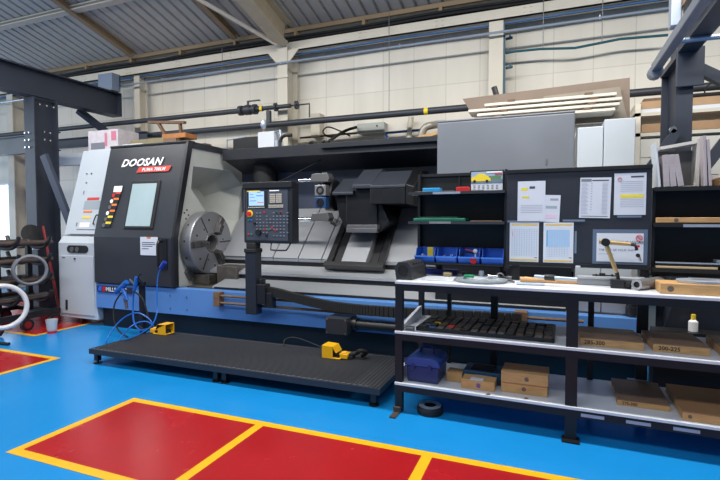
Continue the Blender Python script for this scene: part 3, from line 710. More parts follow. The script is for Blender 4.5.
for i in range(10):
    for j in range(8):
        if random.random() < .8: bt.box((px0+.185+i*.046,fy-.008,pz1-.35-j*.038-.014),(px0+.205+i*.046,fy,pz1-.35-j*.038))
bt.build('button_rows', mat('button_grey', s(112,118,128), .5), P_)
def dot(x, z, r, m, nm, t=.012): MB().cyl((px0+x,fy,pz1-z),(px0+x,fy-t,pz1-z), r, 14).build(nm, m, P_)
MB().cyl((px0+.095,fy,pz1-.365),(px0+.095,fy-.006,pz1-.365), .042, 20).build('stop_collar', M_ylab, P_)
dot(.095,.365,.027,M_redp,'emergency_stop',.035)
for (x, z, m) in ((.08,.44,M_green),(.115,.44,M_bin),(.075,.61,M_redp),(.115,.61,M_green),(.30,.35,M_redp),(.47,.355,M_green),(.52,.355,M_redp),(.30,.55,M_redp),(.35,.55,M_green),(.45,.56,M_redp),(.40,.53,M_redp)):
    dot(x, z, .012, m, 'lit_button', .008)
dot(.22,.585,.035,M_black,'override_dial',.03); dot(.165,.48,.014,M_black,'selector',.025); dot(.33,.62,.014,M_black,'selector',.025)
hx0, hx1 = px0+.37, px0+.63
MB().tube(smooth([(hx0,pfy+.03,pz0+.01),(hx0+.02,pfy-.02,pz0-.06),(hx0+.05,pfy-.03,pz0-.075),(hx1-.05,pfy-.03,pz0-.075),(hx1-.02,pfy-.02,pz0-.06),(hx1,pfy+.03,pz0+.01)],5), .009, 8).build('handle', M_black, P_)

# ================================================================== OPERATOR PLATFORM
pf = thing('operator_platform', 'low black ribbed duckboard platform on short feet in front of the lathe', 'platform', (-2.95,4.13,0))
PX0, PX1, PY0, PY1, PZ = -4.62, -1.30, 3.67, 4.62, .165
dk_ = MB().box((PX0,PY0,PZ-.02),(PX1-.26,PY1,PZ-.006))
M_rub = mat('duckboard_rubber', s(50,51,56), .6, noise=.12, nscale=3)
n = 30
for i in range(n):
    y = PY0+.05+i*(PY1-PY0-.07)/n; dk_.box((PX0+.03,y,PZ-.006),(PX1-.27,y+.013,PZ))
dk_.build('deck_mat', M_rub, pf)
ed = MB().box((PX1-.25,PY0,PZ-.02),(PX1,PY1,PZ-.004))
for i in range(7): ed.box((PX1-.24+i*.035,PY0+.01,PZ-.004),(PX1-.225+i*.035,PY1-.01,PZ+.002))
ed.build('end_mat', M_rub, pf)
MB().box((PX0,PY0-.01,PZ-.055),(PX1,PY0,PZ-.002)).box((PX0,PY1,PZ-.055),(PX1,PY1+.01,PZ-.002)).box((PX0-.01,PY0-.01,PZ-.055),(PX0,PY1+.01,PZ-.002)).box((PX1,PY0-.01,PZ-.055),(PX1+.01,PY1+.01,PZ-.002)).build('edge_frame', mat('platform_frame', s(38,44,54), .5), pf)
et = MB()
for i in range(60): 
    x = PX0+.03+i*.0535; et.box((x,PY0+.004,PZ-.002),(x+.034,PY0+.022,PZ+.003))
et.build('edge_perforation', mat('perforation_grey', s(84,88,96), .5), pf)
for x in (PX0+.05,-2.98,-2.88,PX1-.06):
    for y in (PY0+.05,PY1-.06):
        MB().box((x-.025,y-.025,.03),(x+.025,y+.025,PZ-.02)).cyl((x,y,.008),(x,y,.03), .012, 8).cyl((x,y,.0),(x,y,.01), .045, 14).build('leg', M_black, pf)

def pedal(x, y, z, flip, label):   # hooded foot switch; the hood opens towards +x (or -x when flipped)
    t = thing('foot_pedal', label, 'foot pedal', (x,y,z)); k = -1 if flip else 1
    def X(v): return x+v*k
    h = MB()
    h.box((X(-.10),y-.075,z+.0),(X(.10),y+.075,z+.012)).box((X(-.02),y-.075,z+.01),(X(.10),y-.065,z+.125)).box((X(-.02),y+.065,z+.01),(X(.10),y+.075,z+.125))
    h.prism([(X(-.06),y-.075,z+.06),(X(-.02),y-.075,z+.125),(X(.10),y-.075,z+.13),(X(.10),y-.075,z+.12),(X(-.02),y-.075,z+.115),(X(-.05),y-.075,z+.06)], (0,.15,0))
    h.build('hood', M_yellow, t, .004)
    MB().prism([(X(-.09),y-.05,z+.012),(X(-.09),y-.05,z+.04),(X(.06),y-.05,z+.055),(X(.08),y-.05,z+.012)], (0,.10,0)).build('treadle', M_black, t)
    MB().cbox((X(-.125),y,z+.03),(.09,.10,.05)).cyl((X(-.12),y,z+.055),(X(-.12),y,z+.065),.035).build('switch_body', M_yellow, t, .006)
    return t
a = pedal(-4.40,4.50,PZ+.003,False,'yellow hooded foot pedal at the back left corner of the black platform')
b_ = pedal(-2.03,4.36,PZ+.003,True,'yellow hooded foot pedal near the middle right of the black platform')
one(MB().tube(smooth([(-1.88,4.36,.20),(-1.80,4.40,.22),(-1.74,4.36,.26),(-1.70,4.42,.23),(-1.76,4.45,.185)],6), .022, 8).cbox((-1.88,4.37,.183),(.12,.09,.025)), 'cable_plug', M_blk2, 'black plug and stub of cable behind the right hand yellow foot pedal', 'plug')
one(MB().tube(smooth([(-2.1,4.45,.178),(-2.3,4.56,.20),(-2.6,4.58,.26),(-2.72,4.56,.23),(-2.7,4.5,.178)],8), .007, 6), 'pedal_cable', M_blk2, 'thin black cable looping on the platform beside the lathe skirt', 'cable')

# ================================================================== AIR GUN STAND AND HOSES
gs_ = thing('air_gun_stand', 'slim black post with hooks holding air guns in front of the blue skirt', 'stand', (-5.05,4.80,0))
MB().box((-5.09,4.78,0),(-5.03,4.84,.72)).box((-5.16,4.70,0),(-4.96,4.92,.012)).build('post', M_black, gs_, .004)
MB().box((-5.18,4.76,.69),(-4.98,4.80,.74)).tube(smooth([(-5.0,4.77,.72),(-5.03,4.72,.80),(-4.98,4.72,.86)],4),.01,6).build('hook_bar', M_black, gs_)
gg = thing('air_gun', 'blue air gun leaning in front of the dealer plate', 'air gun', at(120,290,Y=4.74))
def gp(u, v, Y=4.74): return at(u,v,Y=Y)
MB().tube([gp(116,292),gp(122,287),gp(127,282)], [.032,.034,.036], 12).build('barrel', M_hose, gg)
MB().tube([gp(122,288),gp(125,294),gp(127,300)], [.028,.026,.024], 10).build('grip', M_hose, gg)
gg2 = thing('air_gun', 'upright blue air gun with chrome trigger hung on top of the black post', 'air gun', gp(136,283))
MB().tube([gp(137,277),gp(136,283),gp(134,291)], [.028,.03,.02], 10).build('grip', M_hose, gg2)
MB().tube([gp(134,284),gp(130,279)], .014, 8).build('nozzle', M_chrome, gg2)
def hose(pts, r, m, label, Y=4.74):
    P = [at(u,v,Y=y) for (u, v, y) in pts]
    return one(MB().tube(smooth(P,8), r, 8), 'air_hose', m, label, 'hose')
hose([(134,288,4.76),(133,305,4.74),(134,322,4.7),(140,330,4.68),(147,329,4.7)], .012, M_hose, 'blue hose dropping straight down from the upright air gun')
def drop(u, v): return at(u, v, Z=.012)
P = [at(155,331,Y=4.68),at(150,320,Y=4.66),at(138,313,Y=4.62),at(125,317,Y=4.6),at(113,329,Y=4.5),at(106,342,Y=4.35), drop(104,350)]
one(MB().tube(smooth(P,8), .0085, 8), 'air_hose', M_hose, 'blue hose making the bigger arch down to the floor left of the platform', 'hose')
P = [at(157,330,Y=4.66),at(148,322,Y=4.6),at(137,323,Y=4.55),at(126,331,Y=4.40),Vector((at(117,344,Y=4.1)))]
one(MB().tube(smooth(P,8), .0085, 8), 'air_hose', M_hose, 'blue hose making the smaller arch down onto the platform corner', 'hose')
P = [at(163,265,Y=4.86),at(158,276,Y=4.84),at(157,295,Y=4.8),at(157,312,Y=4.75),at(152,325,Y=4.55)]
P += [at(140,334,Z=.19), at(125,340,Z=.185)]
one(MB().tube(smooth(P,8), .0085, 8), 'air_hose', M_hose, 'blue hose running down from the door handle onto the platform', 'hose')
one(MB().tube([at(161,268,Y=4.83),at(165,262,Y=4.83)], .03, 10), 'hose_coupling', mat('deep_blue', s(20,50,150), .4), 'dark blue hose coupling hanging at the bottom of the black door handle', 'coupling')
P = [at(124,290,Y=4.74),at(115,303,Y=4.7),at(114,320,Y=4.66),at(120,332,Y=4.66),Vector(drop(128,337))]
one(MB().tube(smooth(P,8), .011, 8), 'air_hose', M_blk2, 'black hose curving down to the floor left of the black post', 'hose')
P = [at(133,291,Y=4.75),at(142,298,Y=4.72),at(147,312,Y=4.72),at(150,325,Y=4.72),at(146,331,Y=4.72),at(139,326,Y=4.74)]
one(MB().tube(smooth(P,8), .011, 8), 'air_hose', M_blk2, 'black hose curving down on the right of the black post', 'hose')
one(MB().tube([at(125,298,Y=4.76),at(127,309,Y=4.76)], [.028,.018], 8), 'hose_nozzle', M_steeld, 'dull metal nozzle hanging point down under the blue air gun', 'nozzle')

# ================================================================== BAR RACK ON THE LEFT
rk = thing('bar_rack', 'black wheeled rack with curved arms holding steel bars at the far left', 'rack', (-7.37,4.4,0))
RX, fy0, fy1 = -6.92, 3.75, 4.97
MB().box((RX-.9,fy0,.16),(RX+.05,fy0+.06,.22)).box((RX-.9,fy1-.06,.16),(RX+.05,fy1,.22)).box((RX-.0,fy0,.16),(RX+.06,fy1,.24)).box((RX-.9,fy0,.16),(RX-.84,fy1,.22)).build('base_frame', M_black, rk)
for y in (3.95, 4.4, 4.85):
    m = MB().box((RX-.48,y-.035,.2),(RX-.42,y+.035,1.25))
    m.build('upright', M_black, rk)
    for z in (.40,.66,.95,1.2):
        m = MB()
        for k in (-1, 1): m.tube(smooth([(RX-.45,y,z+.05),(RX-.45+k*.10,y,z-.035),(RX-.45+k*.34,y,z-.035),(RX-.45+k*.44,y,z+.03),(RX-.45+k*.49,y,z+.12)],4), .028, 6)
        m.build('arm', M_black, rk)
for (x, y) in ((RX+.09,4.05),(RX+.09,4.45),(RX+.09,4.85),(RX-.95,3.9),(RX-.95,4.8)):
    wh = MB().lathe((x-.03,y,.085), [(.05,0),(.085,.0),(.085,.05),(.05,.05)], (1,0,0), 18).build('wheel', M_black, rk)
    MB().lathe((x-.035,y,.085), [(.0,0),(.05,.0),(.05,.06),(0,.06)], (1,0,0), 14).build('wheel_hub', mat('hub_red', s(120,22,28), .5), wh)
bid = 0
Mb = [mat('bar_rust', s(88,76,70), .5, .5, noise=.2, nscale=10), mat('bar_dark', s(60,60,66), .4, .6), mat('bar_grey', s(128,128,134), .35, .7)]
rnd = random.Random(3)
protos = {}
descr = {0:'brown', 1:'dark', 2:'bright grey'}
shelfn = {0:'lowest', 1:'second lowest', 2:'second highest', 3:'top'}
for zi, z in enumerate((.40,.66,.95,1.2)):
    for k in (-1, 1):
        xs = .07; nb = 0
        while xs < .34:
            r = rnd.choice((.022,.03,.038)); mi = rnd.choice((0,0,1,2)); y0 = 3.5+rnd.random()*.35; y1 = 4.95+rnd.random()*.06
            x = RX-.45+k*(xs+r)
            one(MB().cyl((x,y0,z-.012+r),(x,y1,z-.012+r), r, 14), 'steel_bar', Mb[mi],
                '%s bar on the %s %s arms of the rack, %s from its middle' % (descr[mi], shelfn[zi], 'right' if k > 0 else 'left', ('first','second','third','fourth','fifth')[nb]), 'bar', 'steel bars on the rack'); nb += 1
            xs += 2*r+.012
cc = at(3,307,X=-6.66)
one(MB().ring(cc+Vector((-.02,0,0)), (1,-.35,.15), .275, .032, 48, 10), 'hose_coil', mat('clear_hose', s(205,208,212), .3), 'thick pale hose coiled in a ring, leaning on the rack at the left edge', 'hose coil')
cc = at(30,270,X=-6.82)
one(MB().ring(cc, (1,-.5,.1), .20, .022, 40, 8).ring(cc+Vector((.03,-.01,0)), (1,-.5,.12), .195, .018, 40, 8), 'hose_coil', mat('grey_hose', s(110,114,122), .45), 'smaller grey hose coil hanging on the upper arms of the rack', 'hose coil')
p = at(52,333,Z=0)
cu = thing('plastic_cup', 'clear plastic cup with a red base standing on the red floor beside the rack', 'cup', p)
MB().lathe(p, [(.055,.02),(.06,.05),(.075,.19),(.071,.19),(.056,.055),(.0,.05)], (0,0,1), 20).build('wall', mat('cup_plastic', s(200,206,214), .25, alpha=.6), cu)
MB().lathe(p, [(0,0),(.056,0),(.058,.05),(0,.05)], (0,0,1), 20).build('base', M_redp, cu)
one(MB().cyl(at(0,343,Z=.02),at(9,344,Z=.02), .02, 10), 'rubber_stub', M_blk2, 'short black rubber tube lying on the blue floor at the left edge', 'tube')
one(MB().tube([at(43,226,Y=5.32), Vector((-7.35,5.32,0))], .02, 8), 'red_pole', mat('dull_red', s(130,26,30), .5), 'red pole leaning behind the rack beside the navy column', 'pole')
p = at(29,227,Y=5.2)
v_ = one(MB().lathe(at(31,234,Y=5.28), [(0,-.01),(.15,0),(.155,.03),(0,.035)], (1,-.22,.25), 28), 'round_plate', M_black, 'dark round plate leaning against the left navy column', 'plate')
one(bx(at(27,242,Y=5.1),at(33,250,Y=5.1)+Vector((0,.1,0))), 'small_box', M_galv, 'small pale box behind the grey hose coil', 'box')
one(MB().hbeam((-9.4,6.3,0),(-9.4,6.3,2.83), .16,.16,.015), 'steel_post', M_navy, 'slim navy steel post just left of the thick left column', 'post')
# green drum and yellow item behind the rack
one(MB().lathe((-7.95,6.15,0), [(0,0),(.16,0),(.16,.62),(.15,.64),(0,.64)], (0,0,1), 24), 'drum', mat('drum_green', s(30,92,76), .5), 'dark green drum standing behind the rack beside the white cabinet', 'drum')
one(MB().cbox((-8.5,5.45,.62),(.5,.12,.05),(0,.1,.2)) if False else MB().cbox((-6.98,3.98,.70),(.02,.3,.05)), 'yellow_tag', M_ylab, 'yellow strip hanging on the rack arm behind the pale hose coil', 'tag')

# ================================================================== WORKBENCH
bench_first = set(o.name for o in bpy.data.objects)
B = thing('workbench', 'long black steel workbench with three white shelves in front of the lathe', 'workbench', (.3,4.12,0))
BX0, BX1, BY0, BY1 = -1.18, 1.95, 3.77, 4.50
M_bk = mat('bench_black', s(15,16,21), .48, noise=.08, nscale=5)
for (x0, x1) in ((BX0,BX0+.062),(.128,.208),(1.40,1.48)):
    MB().box((x0,BY0,-.039),(x1,BY0+.05,1.02)).build('leg', M_bk, B)
for (x0, x1) in ((BX0+.0,BX0+.05),(-.90,-.865),(-.50,-.44),(.30,.345),(.66,.74),(1.40,1.46)):
    MB().box((x0,BY1-.04,-.051),(x1,BY1,1.02)).build('leg', M_bk, B)
MB().box((BX0+.0,BY0-.14,-.051),(BX0+.05,BY0+.08,-.039)).box((BX0-.004,BY0-.03,-.039),(BX0+.054,BY0-.001,.0)).build('foot_plate', mat('foot_iron', s(62,54,50), .6), B)
MB().box((.11,BY0-.05,-.051),(.23,BY0+.06,-.039)).build('foot_plate', M_bk, B)
for nm, z, th in (('top_board',1.052,.022),('middle_board',.637,.022),('bottom_board',.205,.022)):
    MB().box((BX0-.0,BY0-.012,z-th),(BX1,BY1,z)).build(nm, M_wtop, B, .003)
    MB().box((BX0,BY0-.004,z-th-.055),(BX1,BY0+.035,z-th)).box((BX0,BY1-.035,z-th-.055),(BX1,BY1,z-th)).box((BX0,BY0,z-th-.055),(BX0+.035,BY1,z-th)).build('shelf_beam', M_bk, B)
for i, x in enumerate((.235,.52,.80,1.1)):
    MB().box((x,BY0-.009,.143),(x+.15,BY0-.004,.165)).build('label_holder', M_galv, B)
MB().prism([(-1.165,3.80,.637),(-1.165,4.42,.637),(-1.165,4.42,.74),(-1.165,3.80,.66)], (.03,0,0)).build('end_stop', M_wtop, B)
MB().box((-1.165,3.80,.205),(-1.14,4.45,.31)).build('end_stop', M_wtop, B)

# things on the top
Z1 = 1.052
j = thing('boring_block', 'black machined steel block with a round bore at the left end of the bench top', 'tool block', (-1.11,4.02,Z1))
jm = MB().prism([(-1.20,3.85,Z1+.001),(-1.215,3.85,Z1+.10),(-1.185,3.85,Z1+.15),(-1.10,3.85,Z1+.155),(-1.065,3.85,Z1+.11),(-1.06,3.85,Z1+.001)], (.03,.34,0))
jm.build('block', mat('block_steel', s(60,60,62), .4, .4, noise=.1), j, .004)
MB().lathe((-1.138,3.848,Z1+.08), [(.046,0),(.046,-.004),(.0,-.004)], (0,1,0), 24).build('bore', mat('bore_black', (.004,.004,.004), .8), j)
for k in range(4): MB().cyl((-1.075+.006*k,3.93+.06*k,Z1+.133),(-1.065+.006*k,3.93+.06*k,Z1+.140), .010, 8).build('grub_screw', M_blk2, j)
def flat(name, label, cat, m, x0, y0, x1, y1, z, h, rot=0, bv=.002, group=None):
    c = Vector(((x0+x1)/2,(y0+y1)/2,z+h/2)); return one(MB().cbox(c,(abs(x1-x0),abs(y1-y0),h),(0,0,rot)), name, m, label, cat, group, bv)
flat('plastic_sheet','pale plastic sheet on the bench top beside the black boring block','sheet', mat('sheet_white', s(200,206,214), .25), -1.01,3.90,-.74,4.22,Z1+.001,.008,.06)
flat('flat_case','flat dark blue case at the back of the bench top','case', mat('deep_blue2', s(28,52,150), .4), -1.12,4.40,-.80,4.49,Z1+.001,.045)
flat('brass_fitting','small brass coloured fitting beside the flat blue case','fitting', mat('brass_dull', s(140,128,100), .4, .5), -.88,4.16,-.80,4.24,Z1+.012,.035,.3,.012)
tr_ = thing('oval_tray', 'round pale grey tray of small tools on the bench top', 'tray', (-.55,4.0,Z1))
TM = MB().lathe((-.52,4.0,Z1+.001), [(0,0),(.20,0),(.215,.022),(.208,.022),(.195,.006),(0,.006)], (0,0,1), 36)
TM.v = [Vector((-.52+(p.x+.52)*1.0, 4.0+(p.y-4.0)*.85, p.z)) for p in TM.v]; TM.build('dish', mat('tray_grey', s(150,158,166), .3, .3), tr_)
p = at(470,276,Z=Z1+.03); one(MB().cbox(p,(.085,.05,.024),(0,0,.1)), 'green_clip', M_green, 'bright green plastic piece lying in the grey tray', 'clip', None, .006)
p = at(482,275,Z=Z1+.03); one(MB().lathe(p,[(0,-.02),(.022,-.02),(.026,0),(.022,.04),(.0,.045)],(0,0,1),16), 'round_weight', M_galv, 'round grey metal knob standing in the tray', 'knob')
p = at(495,276,Z=Z1+.03)
t = thing('micrometer', 'short silver micrometer lying in the right side of the tray', 'micrometer', p-Vector((0,0,.02)))
MB().cyl(p+Vector((-.05,0,0)),p+Vector((.03,-.02,0)),.014,12).build('barrel', M_chrome, t); MB().ring(p+Vector((.05,-.02,0)),(0,1,.2),.03,.007,20,6).build('frame', M_steeld, t)
for (u, v, lab) in ((451,0,''),):
    pass
p = at(464,273,Z=Z1+.01); one(MB().cbox(p,(.05,.03,.022),(0,0,.5)), 'steel_nut_block', M_steeld, 'small dark steel block just left of the green clip', 'block', None, .005)
a_, b2 = at(505,279,Z=Z1+.012), at(513,281,Z=Z1+.012)
one(MB().tube([a_, b2, b2+Vector((.02,-.03,0))], .008, 8), 'hex_key', M_steeld, 'small bent grey key lying just right of the tray', 'key')
a_, b2 = at(521,279,Z=Z1+.02), at(579,281,Z=Z1+.02)
one(MB().tube([a_, lerp(a_,b2,.1), lerp(a_,b2,.3), lerp(a_,b2,.6), b2], [.02,.024,.018,.026,.028], 12), 'wooden_rod', M_wood, 'long round light wood handle lying on the bench top', 'handle')
a_, b2 = at(536,276,Z=Z1+.065), at(579,279,Z=Z1+.065)
t = thing('torque_bar', 'silver bar with a black grip resting across the wooden handle', 'bar', lerp(a_,b2,.5)-Vector((0,0,.02)))
MB().cyl(a_,b2,.014,12).build('bar', M_galv, t); MB().cyl(lerp(a_,b2,.25),lerp(a_,b2,.48),.024,12).build('grip', M_black, t)
one(MB().cyl(at(518,283,Z=Z1+.012),at(546,284,Z=Z1+.012),.010,8), 'scriber', M_galv, 'thin silver rod lying in front of the wooden handle', 'rod')
t = thing('steel_straightedge', 'long flat brushed steel slab on the bench under the notice board', 'steel slab', (.44,4.16,Z1))
MB().box((.21,4.12,Z1+.001),(.66,4.24,Z1+.05)).build('slab', mat('brushed_slab', s(150,152,156), .4, .3), t, .003)
MB().box((.20,4.10,Z1+.051),(.67,4.24,Z1+.07)).build('upper_bar', M_way, t, .003)
t = thing('calliper', 'small black calliper lying on top of the brushed steel slab', 'calliper', (.40,4.17,Z1+.07))
MB().box((.31,4.15,Z1+.0715),(.48,4.165,Z1+.08)).build('beam', M_black, t); MB().box((.36,4.14,Z1+.0715),(.40,4.19,Z1+.092)).build('slider', M_black, t); MB().box((.33,4.13,Z1+.0715),(.345,4.17,Z1+.085)).build('jaw', M_black, t); MB().box((.44,4.13,Z1+.0715),(.455,4.17,Z1+.088)).build('jaw', M_black, t)
# dial gauge arm
AY = 4.02; bse = at(620,285,Y=AY)
t = thing('gauge_arm', 'jointed gold coloured dial gauge arm on a black magnetic base', 'gauge stand', (bse.x,AY,Z1))
bx((bse.x-.06,AY-.035,Z1+.001),(bse.x+.03,AY+.03,Z1+.065)).build('magnetic_base', M_black, t, .004)
MB().box((bse.x+.03,AY-.03,Z1+.001),(bse.x+.075,AY+.025,Z1+.06)).cyl((bse.x+.052,AY-.03,Z1+.034),(bse.x+.052,AY-.05,Z1+.034),.018,14).build('magnet_switch', M_blk2, t, .004)
J = at(606,242,Y=AY); F = at(617,272,Y=AY); G = at(619,279,Y=AY)
M_gold = mat('gold_anodised', s(186,158,108), .3, .5)
MB().tube([F, G, Vector((bse.x-.02,AY,Z1+.06))], [.015,.012,.014], 10).build('ball_joint', M_black, t)
MB().tube([J, F], [.016,.014], 10).build('lower_arm', M_gold, t)
E_ = at(631,244,Y=AY)
MB().tube([at(600,241,Y=AY), J, E_], [.02,.018,.013], 10).build('upper_arm', M_gold, t)
MB().cyl(J+Vector((0,-.03,0)), J+Vector((0,.02,0)), .03, 20).build('clamp_knob', M_black, t)
D1 = at(636,245,Y=AY); D2 = at(638,254,Y=AY); D3 = at(641,261,Y=AY)
MB().tube([E_, D1], .012, 8).tube([D1, at(637,250,Y=AY)], .011, 8).build('end_joint', M_black, t)
dg_ = MB().lathe(at(638,255,Y=AY), [(0,-.012),(.014,-.012),(.014,.006),(0,.006)], (0,1,0), 18).build('dial', M_blk2, t)
MB().tube([at(638,254,Y=AY), D3], [.012,.006], 8).build('probe', M_chrome, t)
MB().cyl(at(638.6,246,Y=AY-.02),at(638.6,246,Y=AY),.01,8).build('red_cap', M_redp, t)
a_, b2 = at(637,284,Z=Z1+.042), at(659,281,Z=Z1+.042)
t = thing('steel_cylinder', 'hollow steel cylinder lying on its side right of the gauge arm', 'cylinder', lerp(a_,b2,.5)-Vector((0,0,.04)))
d = (b2-a_).normalized()
MB().lathe(a_, [(.022,.003),(.038,0),(.04,.01),(.04,(b2-a_).length),(.0,(b2-a_).length)], d, 24).build('sleeve', M_steel, t)
MB().lathe(a_+d*.012, [(.0,0),(.024,0)], d, 20).build('bore', M_blk2, t)
MB().lathe(b2, [(.043,-.01),(.043,.012),(.0,.012)], d, 24).build('collar', M_steeld, t)
wb = thing('wooden_tool_box', 'long light wooden box with a finger hole at the right end of the bench top', 'wooden box', (.95,3.95,Z1))
bx((.715,3.83,Z1+.001),(1.35,4.06,Z1+.072)).build('box', M_wood, wb, .003)
def emblem(x, y, z, r, par, m=None):
    o = MB().lathe((x,y,z), [(0,0),(r,0),(r,-.002),(0,-.002)], (0,1,0), 20).build('finger_notch', m or M_wood2, par)
    MB().lathe((x,y-.002,z-.0), [(0,0),(r*.55,0),(r*.55,-.002),(0,-.002)], (0,1,0), 14).build('metal_catch', M_steeld, o)
emblem(.775,3.83,Z1+.036,.02,wb)
wr = thing('ring_gauge', 'flat grey ring with a raised hub lying on the long wooden box', 'ring', (1.02,3.95,Z1+.073))
m = MB().lathe((1.0,3.95,Z1+.0735), [(.09,.0),(.17,.0),(.175,.018),(.165,.022),(.09,.022),(.09,0)], (0,0,1), 36); m.v = [Vector((p.x,3.95+(p.y-3.95)*.6,p.z)) for p in m.v]
m.build('ring', M_galv, wr)

# middle shelf: black tray of soft jaws and blocks
Z2 = .637
tyy = thing('jaw_tray', 'wide black tray on the middle shelf filled with rows of small blocks', 'tray', (-.55,4.15,Z2))
tx0, tx1, ty0, ty1 = -1.02, .05, 3.84, 4.40
MB().box((tx0,ty0,Z2+.001),(tx1,ty1,Z2+.01)).box((tx0,ty0,Z2+.01),(tx1,ty0+.02,Z2+.03)).box((tx0,ty1-.02,Z2+.01),(tx1,ty1,Z2+.03)).box((tx0,ty0,Z2+.01),(tx0+.02,ty1,Z2+.03)).box((tx1-.02,ty0,Z2+.01),(tx1,ty1,Z2+.03)).build('tray', M_black, tyy)
one(MB().cyl((-1.10,3.82,Z2+.02),(-1.03,3.82,Z2+.02),.018,12), 'steel_pin', M_steeld, 'short steel pin on the middle shelf at the left corner of the black tray', 'pin')
Mj = [mat('jaw_dark', s(52,48,46), .5, .3), mat('jaw_brown', s(92,74,62), .55, .2), mat('jaw_grey', s(112,110,108), .45, .5), mat('jaw_black', s(30,30,32), .5), M_redp, M_ylab, mat('jaw_blue', s(60,100,150), .5)]
MjN = ['dark','brownish','light grey','black','red','yellow','pale blue']
rnd = random.Random(8); pj = {}
rows = 6; colsn = 15
ORD = ['first','second','third','fourth','fifth','sixth','seventh','eighth','ninth','tenth','eleventh','twelfth','thirteenth','fourteenth','fifteenth']
for i in range(colsn):
    for k in range(rows):
        mi = rnd.choice((0,0,0,0,1,0,3,3,0)) 
        if k == 0: mi = rnd.choice((2,1,0,2))
        if (i, k) in ((1,2),): mi = 5
        if (i, k) in ((3,1),): mi = 4
        if (i, k) in ((1,0),(0,1)): mi = 6
        x = tx0+.055+i*(tx1-tx0-.10)/(colsn-1); y = ty0+.06+k*.087
        h = .014+.016*rnd.random()
        if mi not in pj:
            pj[mi] = o = one(MB().cbox((x,y,Z2+.0105+h/2),(.055,.07,h),(0,0,rnd.uniform(-.06,.06))), 'jaw_block', Mj[mi], 'x', 'block', 'blocks in the black tray', .004)
        else:
            o = copy_tree(pj[mi], Vector((x,y,Z2+.0105))); o.rotation_euler.z = rnd.uniform(-.08,.08)
        o['label'] = '%s block in the jaw tray, %s in the %s row from the front' % (MjN[mi], ORD[i], ORD[k]); o['group'] = 'blocks in the black tray'
def wbox(label, x0, y0, x1, y1, z, h, text=None, shear=0, em=None, top=None, m=None, txt=None):
    t = thing('wooden_box', label, 'wooden box', ((x0+x1)/2,(y0+y1)/2,z))
    q = [(x0,y0,z+.001),(x1,y0,z+.001),(x1-shear,y1,z+.001),(x0-shear,y1,z+.001)]
    MB().prism(q, (0,0,h-.008)).build('box', m or M_wood, t, .002)
    MB().prism([Vector(p)+Vector((0,0,h-.008)) for p in q], (0,0,.008)).build('lid', top or m or M_wood, t, .002)
    if text: MB().text(text, (x0+.03,y0,z+h*.24), (1,0,0), (0,0,1), h*.66, .018, thick=.0012).build('handwriting', M_black, t)
    if em is not None: emblem(x0+em, y0, z+h*.5, h*.20, t)
    return t
wbox('wooden box with a dark top marked 285-300, middle shelf', .22,3.86,.63,4.26,Z2,.062,'285-300',.02,top=M_wood2)
wbox('wooden box with a dark top marked 200-225, middle shelf', .69,3.88,1.02,4.30,Z2,.06,'200-225',.02,top=M_wood2)
wbox('unmarked wooden box at the right edge of the middle shelf', 1.09,3.86,1.45,4.30,Z2,.065,None,.0,top=M_wood2)

# bottom shelf
Z3 = .205
tb_ = thing('blue_toolbox', 'dark blue plastic toolbox with a carrying handle on the bottom shelf', 'toolbox', (-.97,4.0,Z3))
M_tbx = mat('toolbox_blue', s(26,44,98), .35)
MB().prism([(-1.09,3.83,Z3+.001),(-.83,3.83,Z3+.001),(-.82,3.82,Z3+.14),(-1.10,3.82,Z3+.14)], (0,.30,0)).build('body', M_tbx, tb_, .01)
MB().prism([(-1.115,3.81,Z3+.14),(-.805,3.81,Z3+.14),(-.82,3.81,Z3+.19),(-.87,3.81,Z3+.215),(-1.05,3.81,Z3+.215),(-1.10,3.81,Z3+.19)], (0,.32,0)).build('lid', mat('toolbox_lid', s(44,72,140), .3), tb_, .01)
MB().tube(smooth([(-1.02,3.98,Z3+.215),(-1.01,3.98,Z3+.26),(-.96,3.98,Z3+.275),(-.91,3.98,Z3+.26),(-.90,3.98,Z3+.215)],4), .012, 8).build('handle', M_tbx, tb_)
for x in (-1.05,-.91): bx((x,3.805,Z3+.11),(x+.03,3.82,Z3+.16)).build('latch', M_tbx, tb_, .003)
wbox('smallest plain wooden box beside the blue toolbox', -.79,3.96,-.66,4.10,Z3,.075)
w_ = wbox('wooden box with a round blue emblem in front of the blue case', -.64,3.84,-.38,3.98,Z3,.075)
bx((-.57,3.8385,Z3+.0755),(-.47,3.90,Z3+.079)).build('paper_label', M_paper, w_)
MB().lathe((-.505,3.84,Z3+.036), [(0,0),(.018,0),(.018,-.0015),(0,-.0015)], (0,1,0), 16).build('round_emblem', mat('emblem_blue', s(80,90,160), .5), w_)
MB().lathe((-.505,3.8385,Z3+.036), [(0,0),(.008,0),(.008,-.0015),(0,-.0015)], (0,1,0), 12).build('emblem_centre', M_redl, w_)
t = thing('plastic_case', 'teal blue plastic case with dark inset behind the small wooden boxes', 'case', (-.50,4.12,Z3))
bx((-.66,4.00,Z3+.001),(-.35,4.24,Z3+.10)).build('body', mat('case_teal', s(24,66,100), .4), t, .01)
bx((-.60,4.04,Z3+.10),(-.41,4.2,Z3+.104)).build('inset', M_blk2, t)
bx((-.56,3.997,Z3+.06),(-.42,4.0,Z3+.075)).build('label_strip', mat('case_label', s(90,120,150), .5), t)
wbox('lower wooden box of the stacked pair on the bottom shelf', -.335,3.88,.005,4.12,Z3,.082,em=.17)
wbox('upper wooden box of the stacked pair on the bottom shelf', -.335,3.87,.01,4.13,Z3+.0825,.082,em=.19)
wbox('low wooden box with a dark brown top and faint writing, bottom shelf', .48,3.93,.81,4.44,Z3,.045,'275-300',.0,top=M_wood2)
